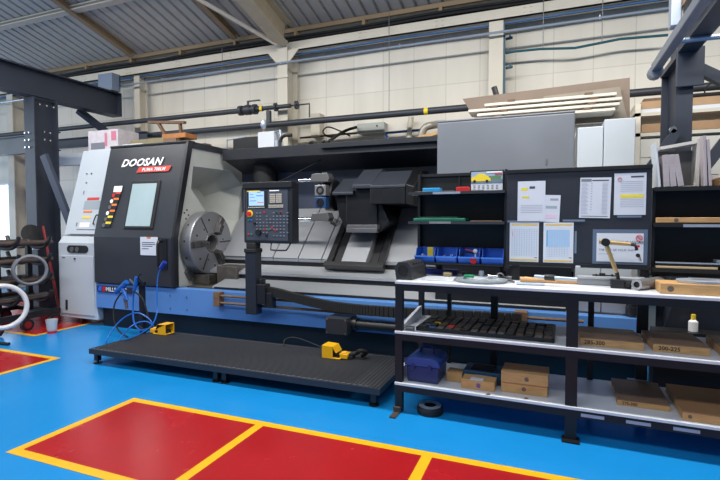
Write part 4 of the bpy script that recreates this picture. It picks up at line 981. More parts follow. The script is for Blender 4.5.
wbox('wooden box with a finger notch at the right end of the bottom shelf', .86,3.80,1.36,4.40,Z3,.062,em=.04,top=mat('mid_wood', s(150,112,76), .5, noise=.12, nscale=5, stretch=(2,12,12)))
flat('steel_rule','short pale steel strip behind the low wooden box','steel strip', M_galv, .60,4.455,.74,4.475,Z3+.001,.05)
def tri(u, v, lab):
    p = at(u, v, Z=Z3+.003); one(MB().prism([p, p+Vector((.03,.01,0)), p+Vector((.012,.03,0))], (0,0,.006)), 'wood_chip', M_wood2, lab, 'wood chip')
tri(488,394,'brown chip on the front edge of the bottom shelf beside the stacked boxes' if False else 'left one of two brown chips at the front edge of the bottom shelf'); tri(526,398,'right one of two brown chips at the front edge of the bottom shelf')
p = Vector((-.885,3.74,0))
t = thing('tape_roll', 'black roll with a silver band lying on the floor under the workbench', 'roll', p)
MB().lathe(p, [(.05,.0),(.10,.0),(.105,.01),(.105,.05),(.10,.06),(.05,.06),(.05,0)], (0,0,1), 36).build('roll', M_blk2, t)
MB().lathe(p, [(.05,.061),(.09,.061),(.09,.066),(.05,.066),(.05,.061)], (0,0,1), 36).build('silver_band', M_galv, t)

# ================================================================== UPPER SHELVING AND NOTICE BOARD
UZ0 = 1.13
U = thing('tool_shelf', 'black open shelf unit above the left end of the workbench', 'shelf', (-.76,4.4,Z1))
MB().box((-1.16,4.46,UZ0),(-.35,4.48,1.985)).build('back_panel', M_bk, U)
MB().box((-1.175,4.40,UZ0),(-1.15,4.48,1.985)).build('side_panel', M_bk, U)
MB().box((-.365,4.22,UZ0),(-.345,4.48,1.985)).build('side_panel', M_bk, U)
MB().box((-1.16,4.44,1.965),(-.35,4.48,1.99)).build('top_rail', M_bk, U)
MB().box((-.80,4.445,1.82),(-.785,4.46,1.985)).build('divider', M_bk, U)
for z in (1.80,1.54):
    MB().box((-1.185,4.14,z-.014),(-.355,4.46,z-.002)).box((-1.185,4.135,z-.018),(-.355,4.145,z+.006)).build('shelf', mat('shelf_grey', s(52,54,60), .35), U)
MB().box((-1.155,4.16,1.165),(-.365,4.46,1.18)).build('shelf', M_bk, U)
MB().box((-.96,4.13,1.783),(-.72,4.135,1.802)).build('label_strip', M_galv, U)
MB().box((-.99,4.13,1.526),(-.80,4.135,1.545)).build('label_strip', mat('strip_grey', s(120,122,126), .5), U)
for x in (-1.0,-.42): MB().box((x,4.44,Z1+.001),(x+.05,4.48,UZ0)).build('bracket', M_bk, U)
flat('blue_box','small bright blue box on the top shelf','box', mat('cyan_box', s(36,140,200), .4), -1.08,4.22,-.92,4.32,1.80,.045,.05,.006)
flat('red_box','small box with a red lid beside the picture calendar','box', [M_redp], -.77,4.20,-.66,4.30,1.80,.045,-.05,.004)
t = thing('picture_calendar', 'stand-up card calendar with a yellow car picture on the top shelf', 'calendar', (-.5,4.25,1.80))
bx((-.66,4.26,1.80),(-.375,4.275,1.985)).build('backing', M_black, t)
pc = bx((-.65,4.252,1.875),(-.385,4.26,1.975)).build('picture', mat('picture_sky', s(150,170,190), .5), t)
bx((-.65,4.250,1.875),(-.385,4.252,1.905)).build('picture_road', mat('picture_road', s(110,124,140), .5), pc)
bx((-.50,4.250,1.905),(-.40,4.252,1.935)).build('picture_grass', mat('picture_green', s(90,130,90), .5), pc)
MB().prism([(-.648,4.251,1.893),(-.648,4.251,1.925),(-.615,4.251,1.935),(-.585,4.251,1.957),(-.54,4.251,1.955),(-.505,4.251,1.93),(-.485,4.251,1.915),(-.485,4.251,1.893)], (0,-.002,0)).build('picture_car', M_ylab, pc)
MB().cyl((-.62,4.249,1.893),(-.62,4.247,1.893),.012,12).build('picture_wheel', M_black, pc); MB().cyl((-.515,4.249,1.893),(-.515,4.247,1.893),.012,12).build('picture_wheel', M_black, pc)
MB().box((-.52,4.250,1.962),(-.39,4.252,1.974)).build('picture_banner', M_txtw, pc); bx((-.45,4.249,1.945),(-.39,4.251,1.955)).build('picture_red', M_redl, pc)
cal = bx((-.65,4.252,1.81),(-.385,4.26,1.873)).build('month_sheet', M_paper, t)
m = MB()
for i in range(6):
    for k in range(3): m.box((-.63+i*.038,4.2505,1.825+k*.014),(-.612+i*.038,4.252,1.829+k*.014))
m.build('print', M_ink, cal)
for (x0, x1, lab) in ((-1.13,-1.0,'leftmost flat dark metal strip on the top shelf'),(-.90,-.78,'flat dark metal strip between the blue box and the red lidded box'),(-.63,-.53,'flat grey strip in front of the picture calendar')):
    flat('metal_strip', lab, 'strip', M_steeld, x0,4.16,x1,4.20,1.80,.012)
t = thing('green_case', 'long flat green plastic case on the second shelf', 'case', (-.95,4.25,1.54))
bx((-1.15,4.17,1.54),(-.68,4.33,1.575)).build('tray', mat('case_green', s(18,104,80), .35), t, .01)
bx((-1.10,4.19,1.575),(-.75,4.31,1.585)).build('lid', mat('case_green', s(18,110,84)), t, .004)
flat('wood_strip','thin brown wooden strip at the right of the second shelf','strip', M_wood2, -.64,4.16,-.38,4.20,1.54,.012)
# bins
ub = [424.5,443.8,463,482.8]; labs = ['with a yellow block in it, leftmost of four','holding silver fittings, second from the left','with red topped tools and cables, third from the left','nearly empty, rightmost of four']
binp = None
for i in range(4):
    x = -1.135+i*.197; zb = 1.181; y = 4.17
    if i == 0:
        t = thing('storage_bin', 'x', 'bin', (x,y,zb), 'blue bins under the tool shelf'); binp = t; wv = .178
        m = MB()
        m.box((x,y+.02,zb),(x+wv,y+.25,zb+.006)).box((x,y+.245,zb),(x+wv,y+.25,zb+.125))
        for xx in (x, x+wv-.006): m.prism([(xx,y+.02,zb),(xx,y+.25,zb),(xx,y+.25,zb+.125),(xx,y+.06,zb+.125),(xx,y+.03,zb+.055),(xx,y+.0,zb+.055)], (.006,0,0))
        m.prism([(x,y+.02,zb),(x,y+.026,zb),(x,y+.006,zb+.055),(x,y-.002,zb+.055)], (wv,0,0))
        m.build('tray', M_bin, t, .002)
        MB().box((x-.004,y-.008,zb+.046),(x+wv+.004,y+.004,zb+.058)).build('front_lip', mat('bin_lip', s(60,120,215), .35), t)
    else:
        t = copy_tree(binp, Vector((x,y,zb)))
    t['label'] = 'blue open fronted storage bin '+labs[i]
by = -1.135
def inbin(i, dx_, dy_, h, m, nm, lab, r=None, sz=None):
    c = Vector((-1.135+i*.197+dx_, 4.17+dy_, 1.189))
    if r: mb = MB().cyl(c, c+Vector((.01,0,h)), r, 14)
    else: mb = MB().cbox(c+Vector((0,0,sz[2]/2)), sz, (0,0,.3))
    return one(mb, nm, m, lab, nm.replace('_',' '), None, .002)
inbin(0,.115,.12,0,M_ylab,'yellow_block','yellow plastic block in the leftmost blue bin',sz=(.05,.05,.12))
inbin(0,.05,.08,.06,M_galv,'steel_fitting','pale fitting in the leftmost blue bin',r=.018)
inbin(1,.05,.08,.055,M_chrome,'steel_fitting','left one of two silver fittings in the second blue bin',r=.022)
inbin(1,.12,.08,.06,M_chrome,'steel_fitting','right one of two silver fittings in the second blue bin',r=.02)
c = Vector((-1.135+2*.197+.13,4.20,1.21))
one(MB().lathe(c+Vector((0,-.012,.0)), [(0,-.02),(.03,-.018),(.032,.0),(.02,.03),(0,.03)], (0,1,0), 20), 'red_disc', M_redp, 'red round cap at the front of the third blue bin', 'cap')
one(MB().lathe(c+Vector((0,.07,.075)), [(0,-.02),(.018,-.014),(.02,.0),(.014,.02),(0,.025)], (0,1,0), 16).cyl(c+Vector((0,.08,-.018)),c+Vector((0,.08,.06)),.008,8), 'white_ball', M_txtw, 'white knob standing up in the third blue bin', 'knob')
one(MB().tube(smooth([c+Vector((-.10,.02,.0)),c+Vector((-.11,.05,.05)),c+Vector((-.06,.06,.065)),c+Vector((.0,.10,.05))],6), .007, 8), 'looped_cable', M_blk2, 'black looped cord in the third blue bin', 'cord')
one(MB().tube([c+Vector((-.10,.12,.085)),c+Vector((.03,.10,.06))], .005, 8), 'red_rod', M_redl, 'thin red rod lying across the third blue bin', 'rod')
inbin(3,.09,.09,.035,M_steeld,'steel_fitting','dull fitting in the rightmost blue bin',r=.03)

# notice board
N = thing('notice_board', 'black framed notice board standing above the middle of the workbench', 'notice board', (.18,4.2,Z1))
NX0, NX1, NZ0, NZ1, NY = -.345, .705, 1.185, 1.965, 4.2
bx((NX0,NY,NZ0),(NX1,NY+.025,NZ1)).build('panel', mat('board_black', s(34,39,50), .5, noise=.05, nscale=3), N, .003)
MB().box((NX0,NY-.012,NZ1-.02),(NX1,NY+.03,NZ1+.008)).build('top_edge', M_black, N)
MB().box((NX0,NY-.02,NZ0-.005),(NX1,NY+.03,NZ0+.02)).build('bottom_edge', M_black, N)
for x in (-.30,.645): MB().box((x,NY+.03,Z1+.001),(x+.06,NY+.07,1.9)).build('support_post', M_bk, N)
bx((.19,NY-.022,NZ0-.004),(.225,NY-.02,NZ0+.010)).build('small_label', M_paper, N)
def sheet(lab, u0, v0, u1, v1, rot=0.0, dy=0.0, grp=None, marks=()):
    a = at(u0,v1,Y=NY); b = at(u1,v0,Y=NY); y = NY-.003-dy
    t = thing('paper_sheet', lab, 'paper sheet', ((a.x+b.x)/2,y,a.z))
    wv, h = b.x-a.x, b.z-a.z; c = Vector(((a.x+b.x)/2, y, (a.z+b.z)/2)); R = Matrix.Translation(c) @ Matrix.Rotation(rot, 4, 'Y')
    m = MB().box((-wv/2,-.0006,-h/2),(wv/2,.0006,h/2), R); m.build('sheet', M_paper, t)
    by_m = {}
    for (x0, z0, x1, z1, mm, nm) in marks:    # fractions: x to the right, z downwards
        by_m.setdefault(nm, (mm, MB()))[1].box((-wv/2+x0*wv,-.0012,h/2-z1*h),(-wv/2+x1*wv,-.0006,h/2-z0*h), R)
    for nm, (mm, mb) in by_m.items(): mb.build(nm, mm, t)
    return t, R, wv, h
L1 = [(.13,.16,.36,.235,M_hy,'highlight'),(.15,.38,.42,.43,M_hy,'highlight'),(.43,.13,.63,.19,M_ink,'stamp')]+[(.12,.60+i*.045,.9,.61+i*.045,M_inkl,'print') for i in range(5)]
sheet('white letter with two yellow highlights and a small dark stamp, upper left',518,181,546,221,0,.002,None,L1)
t5, R5, w5, h5 = sheet('paper with a grey and pink chart partly behind the highlighted letter',540,195,560.5,222,.04,0,None,[(.5,.12,.9,.2,M_inkl,'print'),(.3,.40,.85,.50,mat('chart_grey', s(150,166,178), .7),'grey_wedge'),(.3,.72,.85,.86,mat('chart_pink', s(214,190,214), .7),'pink_wedge')])
M_tb = mat('table_blue', s(160,190,222), .7); M_head = mat('table_gold', s(214,186,110), .7); M_tb2 = mat('table_blue_dark', s(90,160,210), .7)
L3 = [(.06,.03,.95,.075,M_head,'gold_header'),(.03,.93,.95,.97,M_head,'gold_footer')]+[(.08+i*.085,.17,.088+i*.085,.86,M_inkl,'grid') for i in range(11)]+[(.08,.17+i*.05,.93,.176+i*.05,M_tb,'rows') for i in range(14)]+[(.08,.24,.11,.36,mat('pink', s(230,150,160), .7),'pink_cells'),(.86,.88,.95,.90,M_ink,'mark')]
sheet('white table sheet with gold header and pale rows, lower left',510,222.5,539.5,261,.0,0,None,L3)
L4 = [(.06,.03,.95,.075,M_head,'gold_header'),(.03,.93,.95,.97,M_head,'gold_footer'),(.10,.19,.15,.60,M_tb2,'blue_column'),(.16,.18,.88,.60,M_tb,'blue_cells')]+[(.2+i*.085,.18,.206+i*.085,.84,M_inkl,'grid') for i in range(8)]+[(.10,.62+i*.045,.88,.625+i*.045,M_tb,'rows') for i in range(6)]+[(.86,.86,.95,.88,M_ink,'mark')]
sheet('white table sheet with gold header and a pale blue block, lower middle',543.5,222.5,574,262,.0,0,None,L4)
L5 = [(.03,.03,.37,.10,mat('print_grey', s(120,126,136), .7),'grey_header'),(.39,.055,.92,.085,M_ink,'title'),(.07,.95,.93,.965,M_ink,'foot_line')]+[(.05+.0*i,.13+i*.033,.22+.1*((i*7)%3)/3,.138+i*.033,M_inkl,'rows') for i in range(24)]+[(.72,.13+i*.033,.9,.138+i*.033,M_inkl,'rows') for i in range(24)]+[(.36,.13+i*.066,.40,.14+i*.066,M_ink,'ticks') for i in range(11)]
sheet('printed list with a grey header block and two columns, upper middle',579.5,177.5,611,218,.02,0,None,L5)
L6 = [(.20,.51,.93,.59,M_hy,'highlight'),(.52,.07,.92,.11,M_ink,'signature')]+[(.2,.20+i*.045,.9,.208+i*.045,M_inkl,'print') for i in range(6)]+[(.2,.62+i*.045,.93,.628+i*.045,M_inkl,'print') for i in range(5)]
t6, R6, w6, h6 = sheet('printed notice with one wide yellow highlighted line, upper right',613.5,173,646,215,.0,0,None,L6)
MB().ring(R6 @ Vector((-w6*.33,-.002,h6*.36)), (0,1,0), .013, .0016, 20, 4).build('round_stamp', M_redl, t6)
t7 = thing('sign_sleeve', 'clear plastic sleeve holding a landscape notice, lower right', 'sign', (.53,NY-.01,1.15))
a = at(596.5,262,Y=NY); b = at(645,231,Y=NY)
MB().box((a.x-.03,NY-.004,a.z-.01),(b.x+.015,NY-.001,b.z+.012)).build('sleeve', mat('sleeve_clear', s(96,112,136), .15), t7)
x0, x1, z0_, z1_ = a.x-.002, b.x-.012, a.z+.01, b.z-.018
bx((x0,NY-.006,z0_),(x1,NY-.004,z1_)).build('sheet', M_paper, t7)
hh = z1_-z0_
MB().text('TIDY UP YOUR WORK', (x0+.02,NY-.006,z1_-hh*.36), (1,0,0), (0,0,1), .030, .004).text('AREA BEFORE THE', (x0+.02,NY-.006,z1_-hh*.36-.034), (1,0,0), (0,0,1), .001, .000).text('THE END OF YOUR SHIFT', (x0+.015,NY-.006,z1_-hh*.62), (1,0,0), (0,0,1), .022, .004).build('lettering', M_ink, t7)
MB().box((x0+.015,NY-.007,z1_-hh*.74),(x0+.12,NY-.006,z1_-hh*.725)).build('small_print', M_inkl, t7)
rs = MB().ring((x1-.03,NY-.008,z1_-.035), (0,1,0), .021, .003, 24, 4).build('prohibition_ring', M_redl, t7)
MB().bar((x1-.044,NY-.0085,z1_-.022),(x1-.016,NY-.0085,z1_-.048), .005, .002).build('prohibition_bar', M_redl, t7)
for (u0, v0, u1, v1, lab) in ((563,219.5,585,221.5,'clear tape strip between the papers in the middle of the board'),(508,220.5,541,222.3,'pale tape strip above the lower left table sheet'),(574.5,231,577,253,'narrow clear tape strip at the right of the blue table sheet'),(617,215.5,641,217.5,'clear tape strip under the upper right notice')):
    a = at(u0,v1,Y=NY); b = at(u1,v0,Y=NY); one(bx((a.x,NY-.0055,a.z),(b.x,NY-.0045,b.z)), 'tape_strip', mat('clear_tape', s(110,126,148), .2), lab, 'tape')

# right hand shelf unit
R_ = thing('tool_shelf', 'black open shelf unit above the right end of the workbench', 'shelf', (1.2,4.4,Z1))
MB().box((.72,4.46,Z1+.06),(1.9,4.48,1.80)).build('back_panel', M_bk, R_)
MB().box((.715,4.24,1.14),(.735,4.46,1.80)).build('side_panel', M_bk, R_)
MB().box((1.88,4.20,1.14),(1.90,4.46,1.80)).build('side_panel', M_bk, R_)
for z, nm in ((1.80,'top'),(1.535,'shelf'),(1.20,'shelf')):
    MB().box((.715,4.16,z-.016),(1.9,4.46,z-.002)).box((.715,4.155,z-.03),(1.9,4.165,z-.0)).build('shelf', M_bk, R_)
MB().box((.90,4.150,1.505),(1.5,4.155,1.525)).build('label_strip', M_galv, R_)
for x in (.75,1.82): MB().box((x,4.42,Z1+.001),(x+.05,4.46,1.2)).build('bracket', M_bk, R_)
t = thing('wooden_plank', 'thin light wooden plank with a finger notch on the right second shelf', 'plank', (1.1,4.3,1.536))
bx((.735,4.18,1.5365),(1.6,4.40,1.575)).build('plank', M_wood, t, .003); emblem(.86,4.18,1.557,.014,t)
flat('wooden_strip','thin pale wooden strip under the aluminium rail on the right lower shelf','strip', mat('pale_wood', s(200,176,140), .5), .74,4.17,1.12,4.26,1.20,.016)
t = thing('aluminium_rail', 'flat dark case with aluminium edges on the right lower shelf', 'case', (1.0,4.3,1.22))
bx((.735,4.175,1.217),(1.45,4.40,1.245)).build('case', M_black, t, .003); MB().box((.735,4.168,1.236),(1.45,4.176,1.246)).build('top_edge', M_galv, t)
flat('silver_block','small silver block on top of the aluminium edged case','block', M_galv, 1.12,4.20,1.19,4.3,1.2465,.02)
# picture frames and boards leaning on top of the right shelf
ZT = 1.80
def board(lab, nm, cat, x, y, z, wx, d, h, roty, m, grp=None):    # upright board, thin in x
    M = Matrix.Translation((x,y,z)) @ Matrix.Rotation(roty, 4, 'Y')
    mb = MB().box((-wx/2,-d/2,0),(wx/2,d/2,h), M); lo = min(p.z for p in mb.v); mb.v = [p-Vector((0,0,lo-z-.001)) for p in mb.v]
    return one(mb, nm, m, lab, cat, grp, .002)
M_bkd = mat('page_block', s(168,160,164), .7, noise=.12, nscale=40, stretch=(1,1,14))
xs = [(0,''),(.795,''),(.838,''),(.884,'')]
for i, (x, nn) in enumerate(xs[1:]):
    board('%s of three grey worn catalogues standing on the right shelf' % ['leftmost','middle','rightmost and most tilted'][i], 'catalogue', 'catalogue', x, 4.28, ZT, .038, .22, .235, [-.06,-.09,-.17][i], M_bkd, 'grey catalogues on the right shelf')
board('tall clear pale sheet standing left of the grey catalogues', 'plastic_sheet', 'sheet', .752, 4.28, ZT, .012, .22, .33, -.10, mat('sheet_white', s(190,198,210)))
ct = thing('shelf_tray', 'open white box lying on its side behind the grey catalogues', 'box', (.92,4.36,ZT))
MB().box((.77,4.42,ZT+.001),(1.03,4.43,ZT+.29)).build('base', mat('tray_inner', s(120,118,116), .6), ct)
MB().bar((.76,4.35,ZT+.30),(1.0,4.35,ZT+.335), .022, .16).build('upper_side', mat('tray_white', s(206,202,196), .5), ct)
MB().box((.90,4.27,ZT+.001),(1.0,4.42,ZT+.012)).build('lower_side', mat('tray_white', s(206,202,196)), ct)
MB().box((.995,4.27,ZT+.001),(1.015,4.42,ZT+.335)).build('end_side', mat('tray_white', s(206,202,196)), ct)
for i, (x, h, rr_, lab) in enumerate(((1.035,.36,-.05,'left one of two ragged pale folders right of the white box'),(1.062,.335,-.07,'right one of two ragged pale folders right of the white box'))):
    board(lab, 'folder', 'folder', x, 4.27, ZT, .018, .20, h, rr_, M_bkd, None)
wbox('small wooden box with a notch on top of the right shelf', 1.125,4.20,1.42,4.36,ZT,.062,em=.06)
t = one(MB().prism([(1.05,4.40,ZT+.001),(1.9,4.40,ZT+.001),(1.9,4.40,ZT+.32),(1.05,4.40,ZT+.04)], (0,.03,0)), 'plywood_offcut', mat('ply_tan', s(176,134,90), .5, noise=.1, nscale=5), 'tan wooden board with a sloping top behind the small notched box', 'board', None, .002)
one(MB().bar((1.06,4.385,ZT+.052),(1.9,4.385,ZT+.335), .025, .02), 'white_strip', mat('tray_white', s(206,202,196)), 'white strip along the sloping edge of the tan board', 'strip')

# the bench stands a little askew to the lathe, its right end nearer the aisle
TB = Matrix.Translation((-1.155, 3.65, 0)) @ Matrix.Rotation(math.radians(-1.4), 4, 'Z') @ Matrix.Scale(.968, 4) @ Matrix.Translation((1.18, -3.77, .051))
for o in list(bpy.data.objects):
    if o.name not in bench_first and o.parent is None and o.name != 'tape_roll': o.matrix_basis = TB @ o.matrix_basis

# ================================================================== THINGS ON TOP OF THE LATHE, AND BEHIND
p = Vector((-6.72,5.75,2.662))
t = thing('printed_carton', 'white carton with pink and grey print on the left end of the lathe', 'carton', (-6.62,5.6,2.662))
a = at(83,152,Y=5.5); 
bx((-6.86,5.5,2.664),(-6.22,5.9,2.97)).build('carton', mat('carton_white', s(190,184,190), .6, noise=.1, nscale=14), t)
for i, (x, z, w2, h2) in enumerate(((-6.80,2.68,.30,.10),(-6.5,2.72,.05,.2),(-6.36,2.80,.10,.14))):
    bx((x,5.496,z),(x+w2,5.5,z+h2)).build('print', [mat('carton_grey', s(110,112,124), .6), mat('carton_pink', s(190,110,130), .6), mat('carton_pink', s(190,110,130))][i], t)
def lumber(lab, x0, x1, y, z, h, d, rot=0, ry=0, m=None, nm='timber'):
    return one(MB().cbox(((x0+x1)/2,y,z+h/2),(x1-x0,d,h),(0,ry,rot)), nm, m or M_wood2, lab, 'timber', None, .003)
lumber('long greenish timber beam on the lathe beside the printed carton', -6.12,-5.45,5.7,2.667,.14,.12, m=mat('timber_olive', s(130,120,90), .6, noise=.15))
lumber('white packing strip in front of the greenish timber', -6.12,-5.72,5.52,2.667,.05,.08, m=M_wtop)
lumber('brown block at the right end of the greenish timber', -5.42,-5.18,5.7,2.667,.12,.2)
lumber('orange brown wooden block lying on top of the brown block', -5.5,-5.05,5.78,2.79,.07,.25, m=mat('orange_wood', s(168,108,58), .5, noise=.12), nm='timber')
lumber('thin brown board sloping down on the lathe roof beside the orange block', -5.02,-4.75,5.8,2.667,.03,.15, m=M_wood2)
pt = thing('pallet_frame', 'broken wooden trestle leaning up behind the timbers on the lathe', 'trestle', (-5.6,6.1,2.66))
MB().bar((-6.2,6.1,3.18),(-5.45,6.1,3.12), .04, .06).build('top_bar', M_rust, pt); MB().bar((-6.0,6.1,3.15),(-5.65,6.1,2.67), .04, .05).build('leg', M_rust, pt); MB().bar((-5.55,6.1,3.12),(-5.5,6.1,2.67), .035, .05).build('leg', M_rust, pt)
one(MB().box((-4.58,6.42,2.625),(-4.36,6.6,2.78)), 'motor_case', M_black, 'small black case on the machine canopy left of the filter unit', 'case', None, .01)
# air treatment unit standing on the canopy
fu = thing('filter_unit', 'air filter unit with black and white boxes and a brass gauge pipe on the canopy', 'filter unit', (-4.0,6.2,2.621))
def cx(u, v, Y=6.15): return at(u,v,Y=Y)
a, b = cx(233,150), cx(258,136); bx((a.x,6.15,2.622),(b.x,6.35,b.z)).build('black_box', M_black, fu, .006)
a, b = cx(259,147), cx(275,134); bx((a.x,6.12,2.622),(b.x,6.35,b.z+.04)).build('white_box', M_wtop, fu, .006)
MB().tube([(a.x+.05,6.2,2.8),(a.x+.05,6.2,2.92)], .018, 8).build('riser', mat('brass', s(170,130,70), .35, .7), fu)
MB().lathe((a.x+.05,6.2,2.92), [(0,0),(.03,.02),(.045,.06),(.045,.11),(.03,.15),(0,.15)], (0,0,1), 16).build('bowl', M_galv, fu)
MB().tube([(b.x-.05,6.16,b.z+.02),(b.x+.08,6.16,b.z+.05),(b.x+.12,6.16,2.63)], .02, 8).build('pipe', M_galv, fu)
MB().tube([cx(227,148),cx(227,140),cx(245,137)], .012, 8).build('thin_pipe', M_galv, fu)
tp = thing('pipe_bend', 'black and blue pipe bend standing on the canopy right of the filter unit', 'pipe bend', cx(282,145)+Vector((0,0,-.05)))
a = cx(281,140); MB().tube(smooth([(a.x,6.15,2.622),(a.x,6.15,2.75),(a.x+.06,6.15,2.80),(a.x+.18,6.15,2.80)],5), .025, 10).build('bend', M_black, tp)
MB().box((a.x-.09,6.12,2.622),(a.x-.04,6.2,2.74)).build('bracket', M_galv, tp)
one(MB().tube(smooth([cx(307,146),cx(312,142),cx(318,145),cx(325,141)],5), .022, 8), 'cable_bundle', M_blk2, 'short tangle of black cable on the canopy below the fallen pipe', 'cable')
one(MB().box((at(307,0,Y=7.3).x,7.42,3.0),(at(316,0,Y=7.3).x,7.59,3.4)), 'wall_duct', mat('duct_cream', s(196,190,176), .6), 'short pale vertical duct on the wall right of the cream column', 'duct')
# control box on the wall
t = thing('junction_box', 'grey junction box fixed on the wall above the canopy', 'junction box', at(371,134,Y=7.3))
a, b = at(357,133.5,Y=7.4), at(384,121.5,Y=7.4); bx((a.x,7.4,a.z),(b.x,7.6,b.z)).build('case', mat('box_grey', s(168,172,168), .5), t, .01)
MB().cyl((b.x-.12,7.39,b.z-.06),(b.x-.12,7.4,b.z-.06), .015, 8).build('lock', M_black, t)
P = [at(357,127,Y=7.35),at(345,131,Y=7.3),at(332,139,Y=7.0),at(329,142,Y=6.7)]
one(MB().tube(smooth(P,6), .025, 8), 'black_cable', M_blk2, 'thick black cable running from the grey junction box down to the canopy', 'cable')
P = [at(352,128,Y=7.38),at(342,133,Y=7.38),at(330,137,Y=7.38),at(323,132,Y=7.38),at(328,127,Y=7.38),at(340,131,Y=7.38),at(350,136,Y=7.3)]
one(MB().tube(smooth(P,6), .012, 8), 'looped_cable', M_blk2, 'thin black cable looping left of the grey junction box', 'cable')
one(MB().tube([at(300,138,Y=7.45),at(357,133,Y=7.45)], .018, 8), 'wall_pipe', M_rust, 'thin rusty pipe along the wall below the grey junction box', 'pipe')
one(MB().tube([at(386,133,Y=7.45),at(420,130,Y=7.45)], .02, 8).tube([at(386,134,Y=7.43),at(388,140,Y=7.43)], .02, 8), 'wall_pipe', mat('blue_cable2', s(50,90,160), .5), 'thin blue pipe along the wall right of the grey junction box', 'pipe')
one(MB().tube([at(411,117,Y=7.45),at(409,138,Y=7.45)], .045, 10), 'downpipe', mat('duct_cream', s(196,190,176)), 'short cream downpipe on the wall behind the long dark pipe', 'pipe')
one(MB().tube(smooth([Vector((at(420,136,Y=6.7).x,6.7,2.63)),at(424,129,Y=6.7),at(434,125,Y=6.7),at(445,124,Y=6.5)],5), .055, 10), 'ribbed_duct', mat('duct_silver', s(150,146,138), .4, .4), 'bent silver duct disappearing behind the big grey guard', 'duct')
one(MB().bar(at(416,139,Y=6.6),at(440,133,Y=6.6), .04, .10), 'timber', M_wood, 'light timber lying on the canopy against the big grey guard', 'timber')

# boards and sheets on the lathe roof behind the grey guard
zz0 = 2.691
stk = [(-.86,.60,0,'lowest of the white boards stacked on the lathe'),(-.80,.64,1,'second lowest of the white boards stacked on the lathe'),(-.90,.66,2,'second highest of the white boards stacked on the lathe'),(-.72,.61,3,'highest of the white boards stacked on the lathe')]
for (x0, x1, k, lab) in stk:
    z = zz0+k*.052
    t = thing('white_board', lab, 'board', ((x0+x1)/2,5.72,z), 'white boards stacked on the lathe')
    MB().box((x0,5.60,z),(x1,5.88,z+.030)).build('board', mat('board_cream', s(205,199,188), .5), t, .003)
    for x in (x0+.25, x1-.3): MB().box((x,5.595,z+.030),(x+.08,5.9,z+.052)).build('spacer', M_rust, t)
one(MB().prism([(-1.04,6.02,3.06),(.78,6.02,3.12),(.79,6.02,2.66),(-.80,6.02,2.66)], (0,.02,0)), 'plywood_sheet', mat('ply_grey_brown', s(122,106,94), .6, noise=.1, nscale=4), 'large brown sheet standing behind the white boards on the lathe', 'sheet')
one(MB().prism([(-.10,5.97,2.99),(.68,5.97,3.02),(.76,5.97,2.66),(-.1,5.97,2.66)], (0,.015,0)), 'plywood_sheet', mat('ply_grey', s(136,128,116), .6, noise=.1, nscale=4), 'smaller grey brown sheet standing in front of the large brown one', 'sheet')
one(MB().tube([Vector((at(500,97,Y=6.3).x,6.3,2.63)),at(497,97,Y=6.3),at(494,87,Y=6.3)], .035, 8), 'pipe_stub', M_black, 'short black pipe stub poking up behind the large brown sheet', 'pipe')
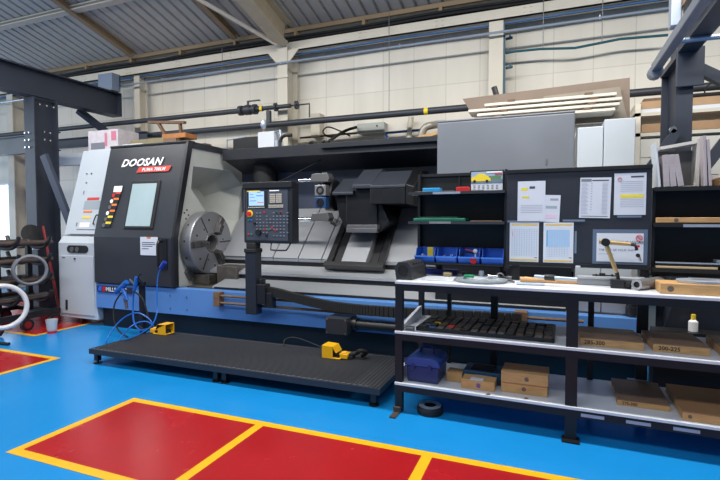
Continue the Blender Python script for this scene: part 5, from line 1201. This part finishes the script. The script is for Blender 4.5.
# storage behind on the right: planks and white panels on a wall rack
sr = thing('wall_rack', 'grey rack holding planks against the back wall behind the right gantry', 'rack', (2.2,6.7,0))
for x in (.92,3.4): MB().box((x,6.6,0),(x+.06,7.2,2.95)).build('upright', M_cream, sr)
for z in (2.60,2.84): MB().box((.92,6.6,z-.04),(3.46,7.2,z)).build('beam', mat('rack_cream', s(200,194,180), .5), sr)
for i in range(7):
    z = .96+i*.225; MB().box((.985,6.605,z),(3.395,6.63,z+.215)).build('panel', mat('panel_white', s(200,197,188), .5), sr)
lab2 = [('upper light plank on the high wall rack',.96,3.2,2.845,.10,6.62),('lower darker plank pile on the high wall rack',.96,3.3,2.605,.12,6.62)]
lumber(lab2[0][0], .97,3.3,6.8,2.842,.05,.3, m=M_wtop); 
lumber('light brown plank on the upper level of the rack behind the right gantry', .99,3.35,6.80,2.893,.09,.3, m=mat('plank_tan', s(170,138,104), .6, noise=.1))
lumber('thick brown plank on the lower level of the rack behind the right gantry', .99,3.35,6.80,2.603,.10,.4, m=mat('plank_tan2', s(160,126,92), .6, noise=.1))
lumber('short dark offcut on top of the upper plank behind the right gantry', 1.02,1.3,6.75,2.985,.04,.12, m=M_rust)
one(MB().tube([(1.45,6.75,3.02),(2.0,6.75,3.02)], .03, 8).ring((1.75,6.75,3.06),(0,1,0),.10,.008,24,6), 'cable_reel', M_blk2, 'black cable with a thin loop on top of the planks behind the right gantry', 'cable')
one(MB().lathe((2.2,6.8,3.0), [(0,0),(.09,0),(.11,.12),(.09,.24),(0,.26)], (0,0,1), 18), 'canister', mat('canister_olive', s(96,92,70), .5), 'olive canister on the planks at the right edge', 'canister')
# dark sheet and cartons seen under the bench at the right
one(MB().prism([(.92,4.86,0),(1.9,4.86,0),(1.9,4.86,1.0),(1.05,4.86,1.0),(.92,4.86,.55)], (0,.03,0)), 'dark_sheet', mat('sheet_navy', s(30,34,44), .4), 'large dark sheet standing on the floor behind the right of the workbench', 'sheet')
t = thing('spray_bottle', 'white and yellow bottle standing behind the middle shelf at the right', 'bottle', at(693,331,Y=4.75)+Vector((0,0,-.0)))
zb = .0
c = at(693,331,Y=4.75)
MB().box((c.x-.30,4.65,.0),(c.x+.25,4.84,c.z-.001)).build('stand', M_black, t)
MB().lathe((c.x,4.75,c.z), [(0,0),(.035,0),(.035,.08),(.015,.10),(0,.10)], (0,0,1), 18).build('body', M_txtw, t)
MB().lathe((c.x,4.75,c.z+.10), [(0,0),(.018,0),(.018,.04),(0,.04)], (0,0,1), 14).build('cap', M_ylab, t)
one(MB().tube(smooth([at(672,300,Y=5.05),at(685,312,Y=5.0),at(700,316,Y=5.0),at(722,315,Y=5.0)],5), .008, 6), 'loose_wire', M_galv, 'thin pale wire curving behind the right end of the middle shelf', 'wire')
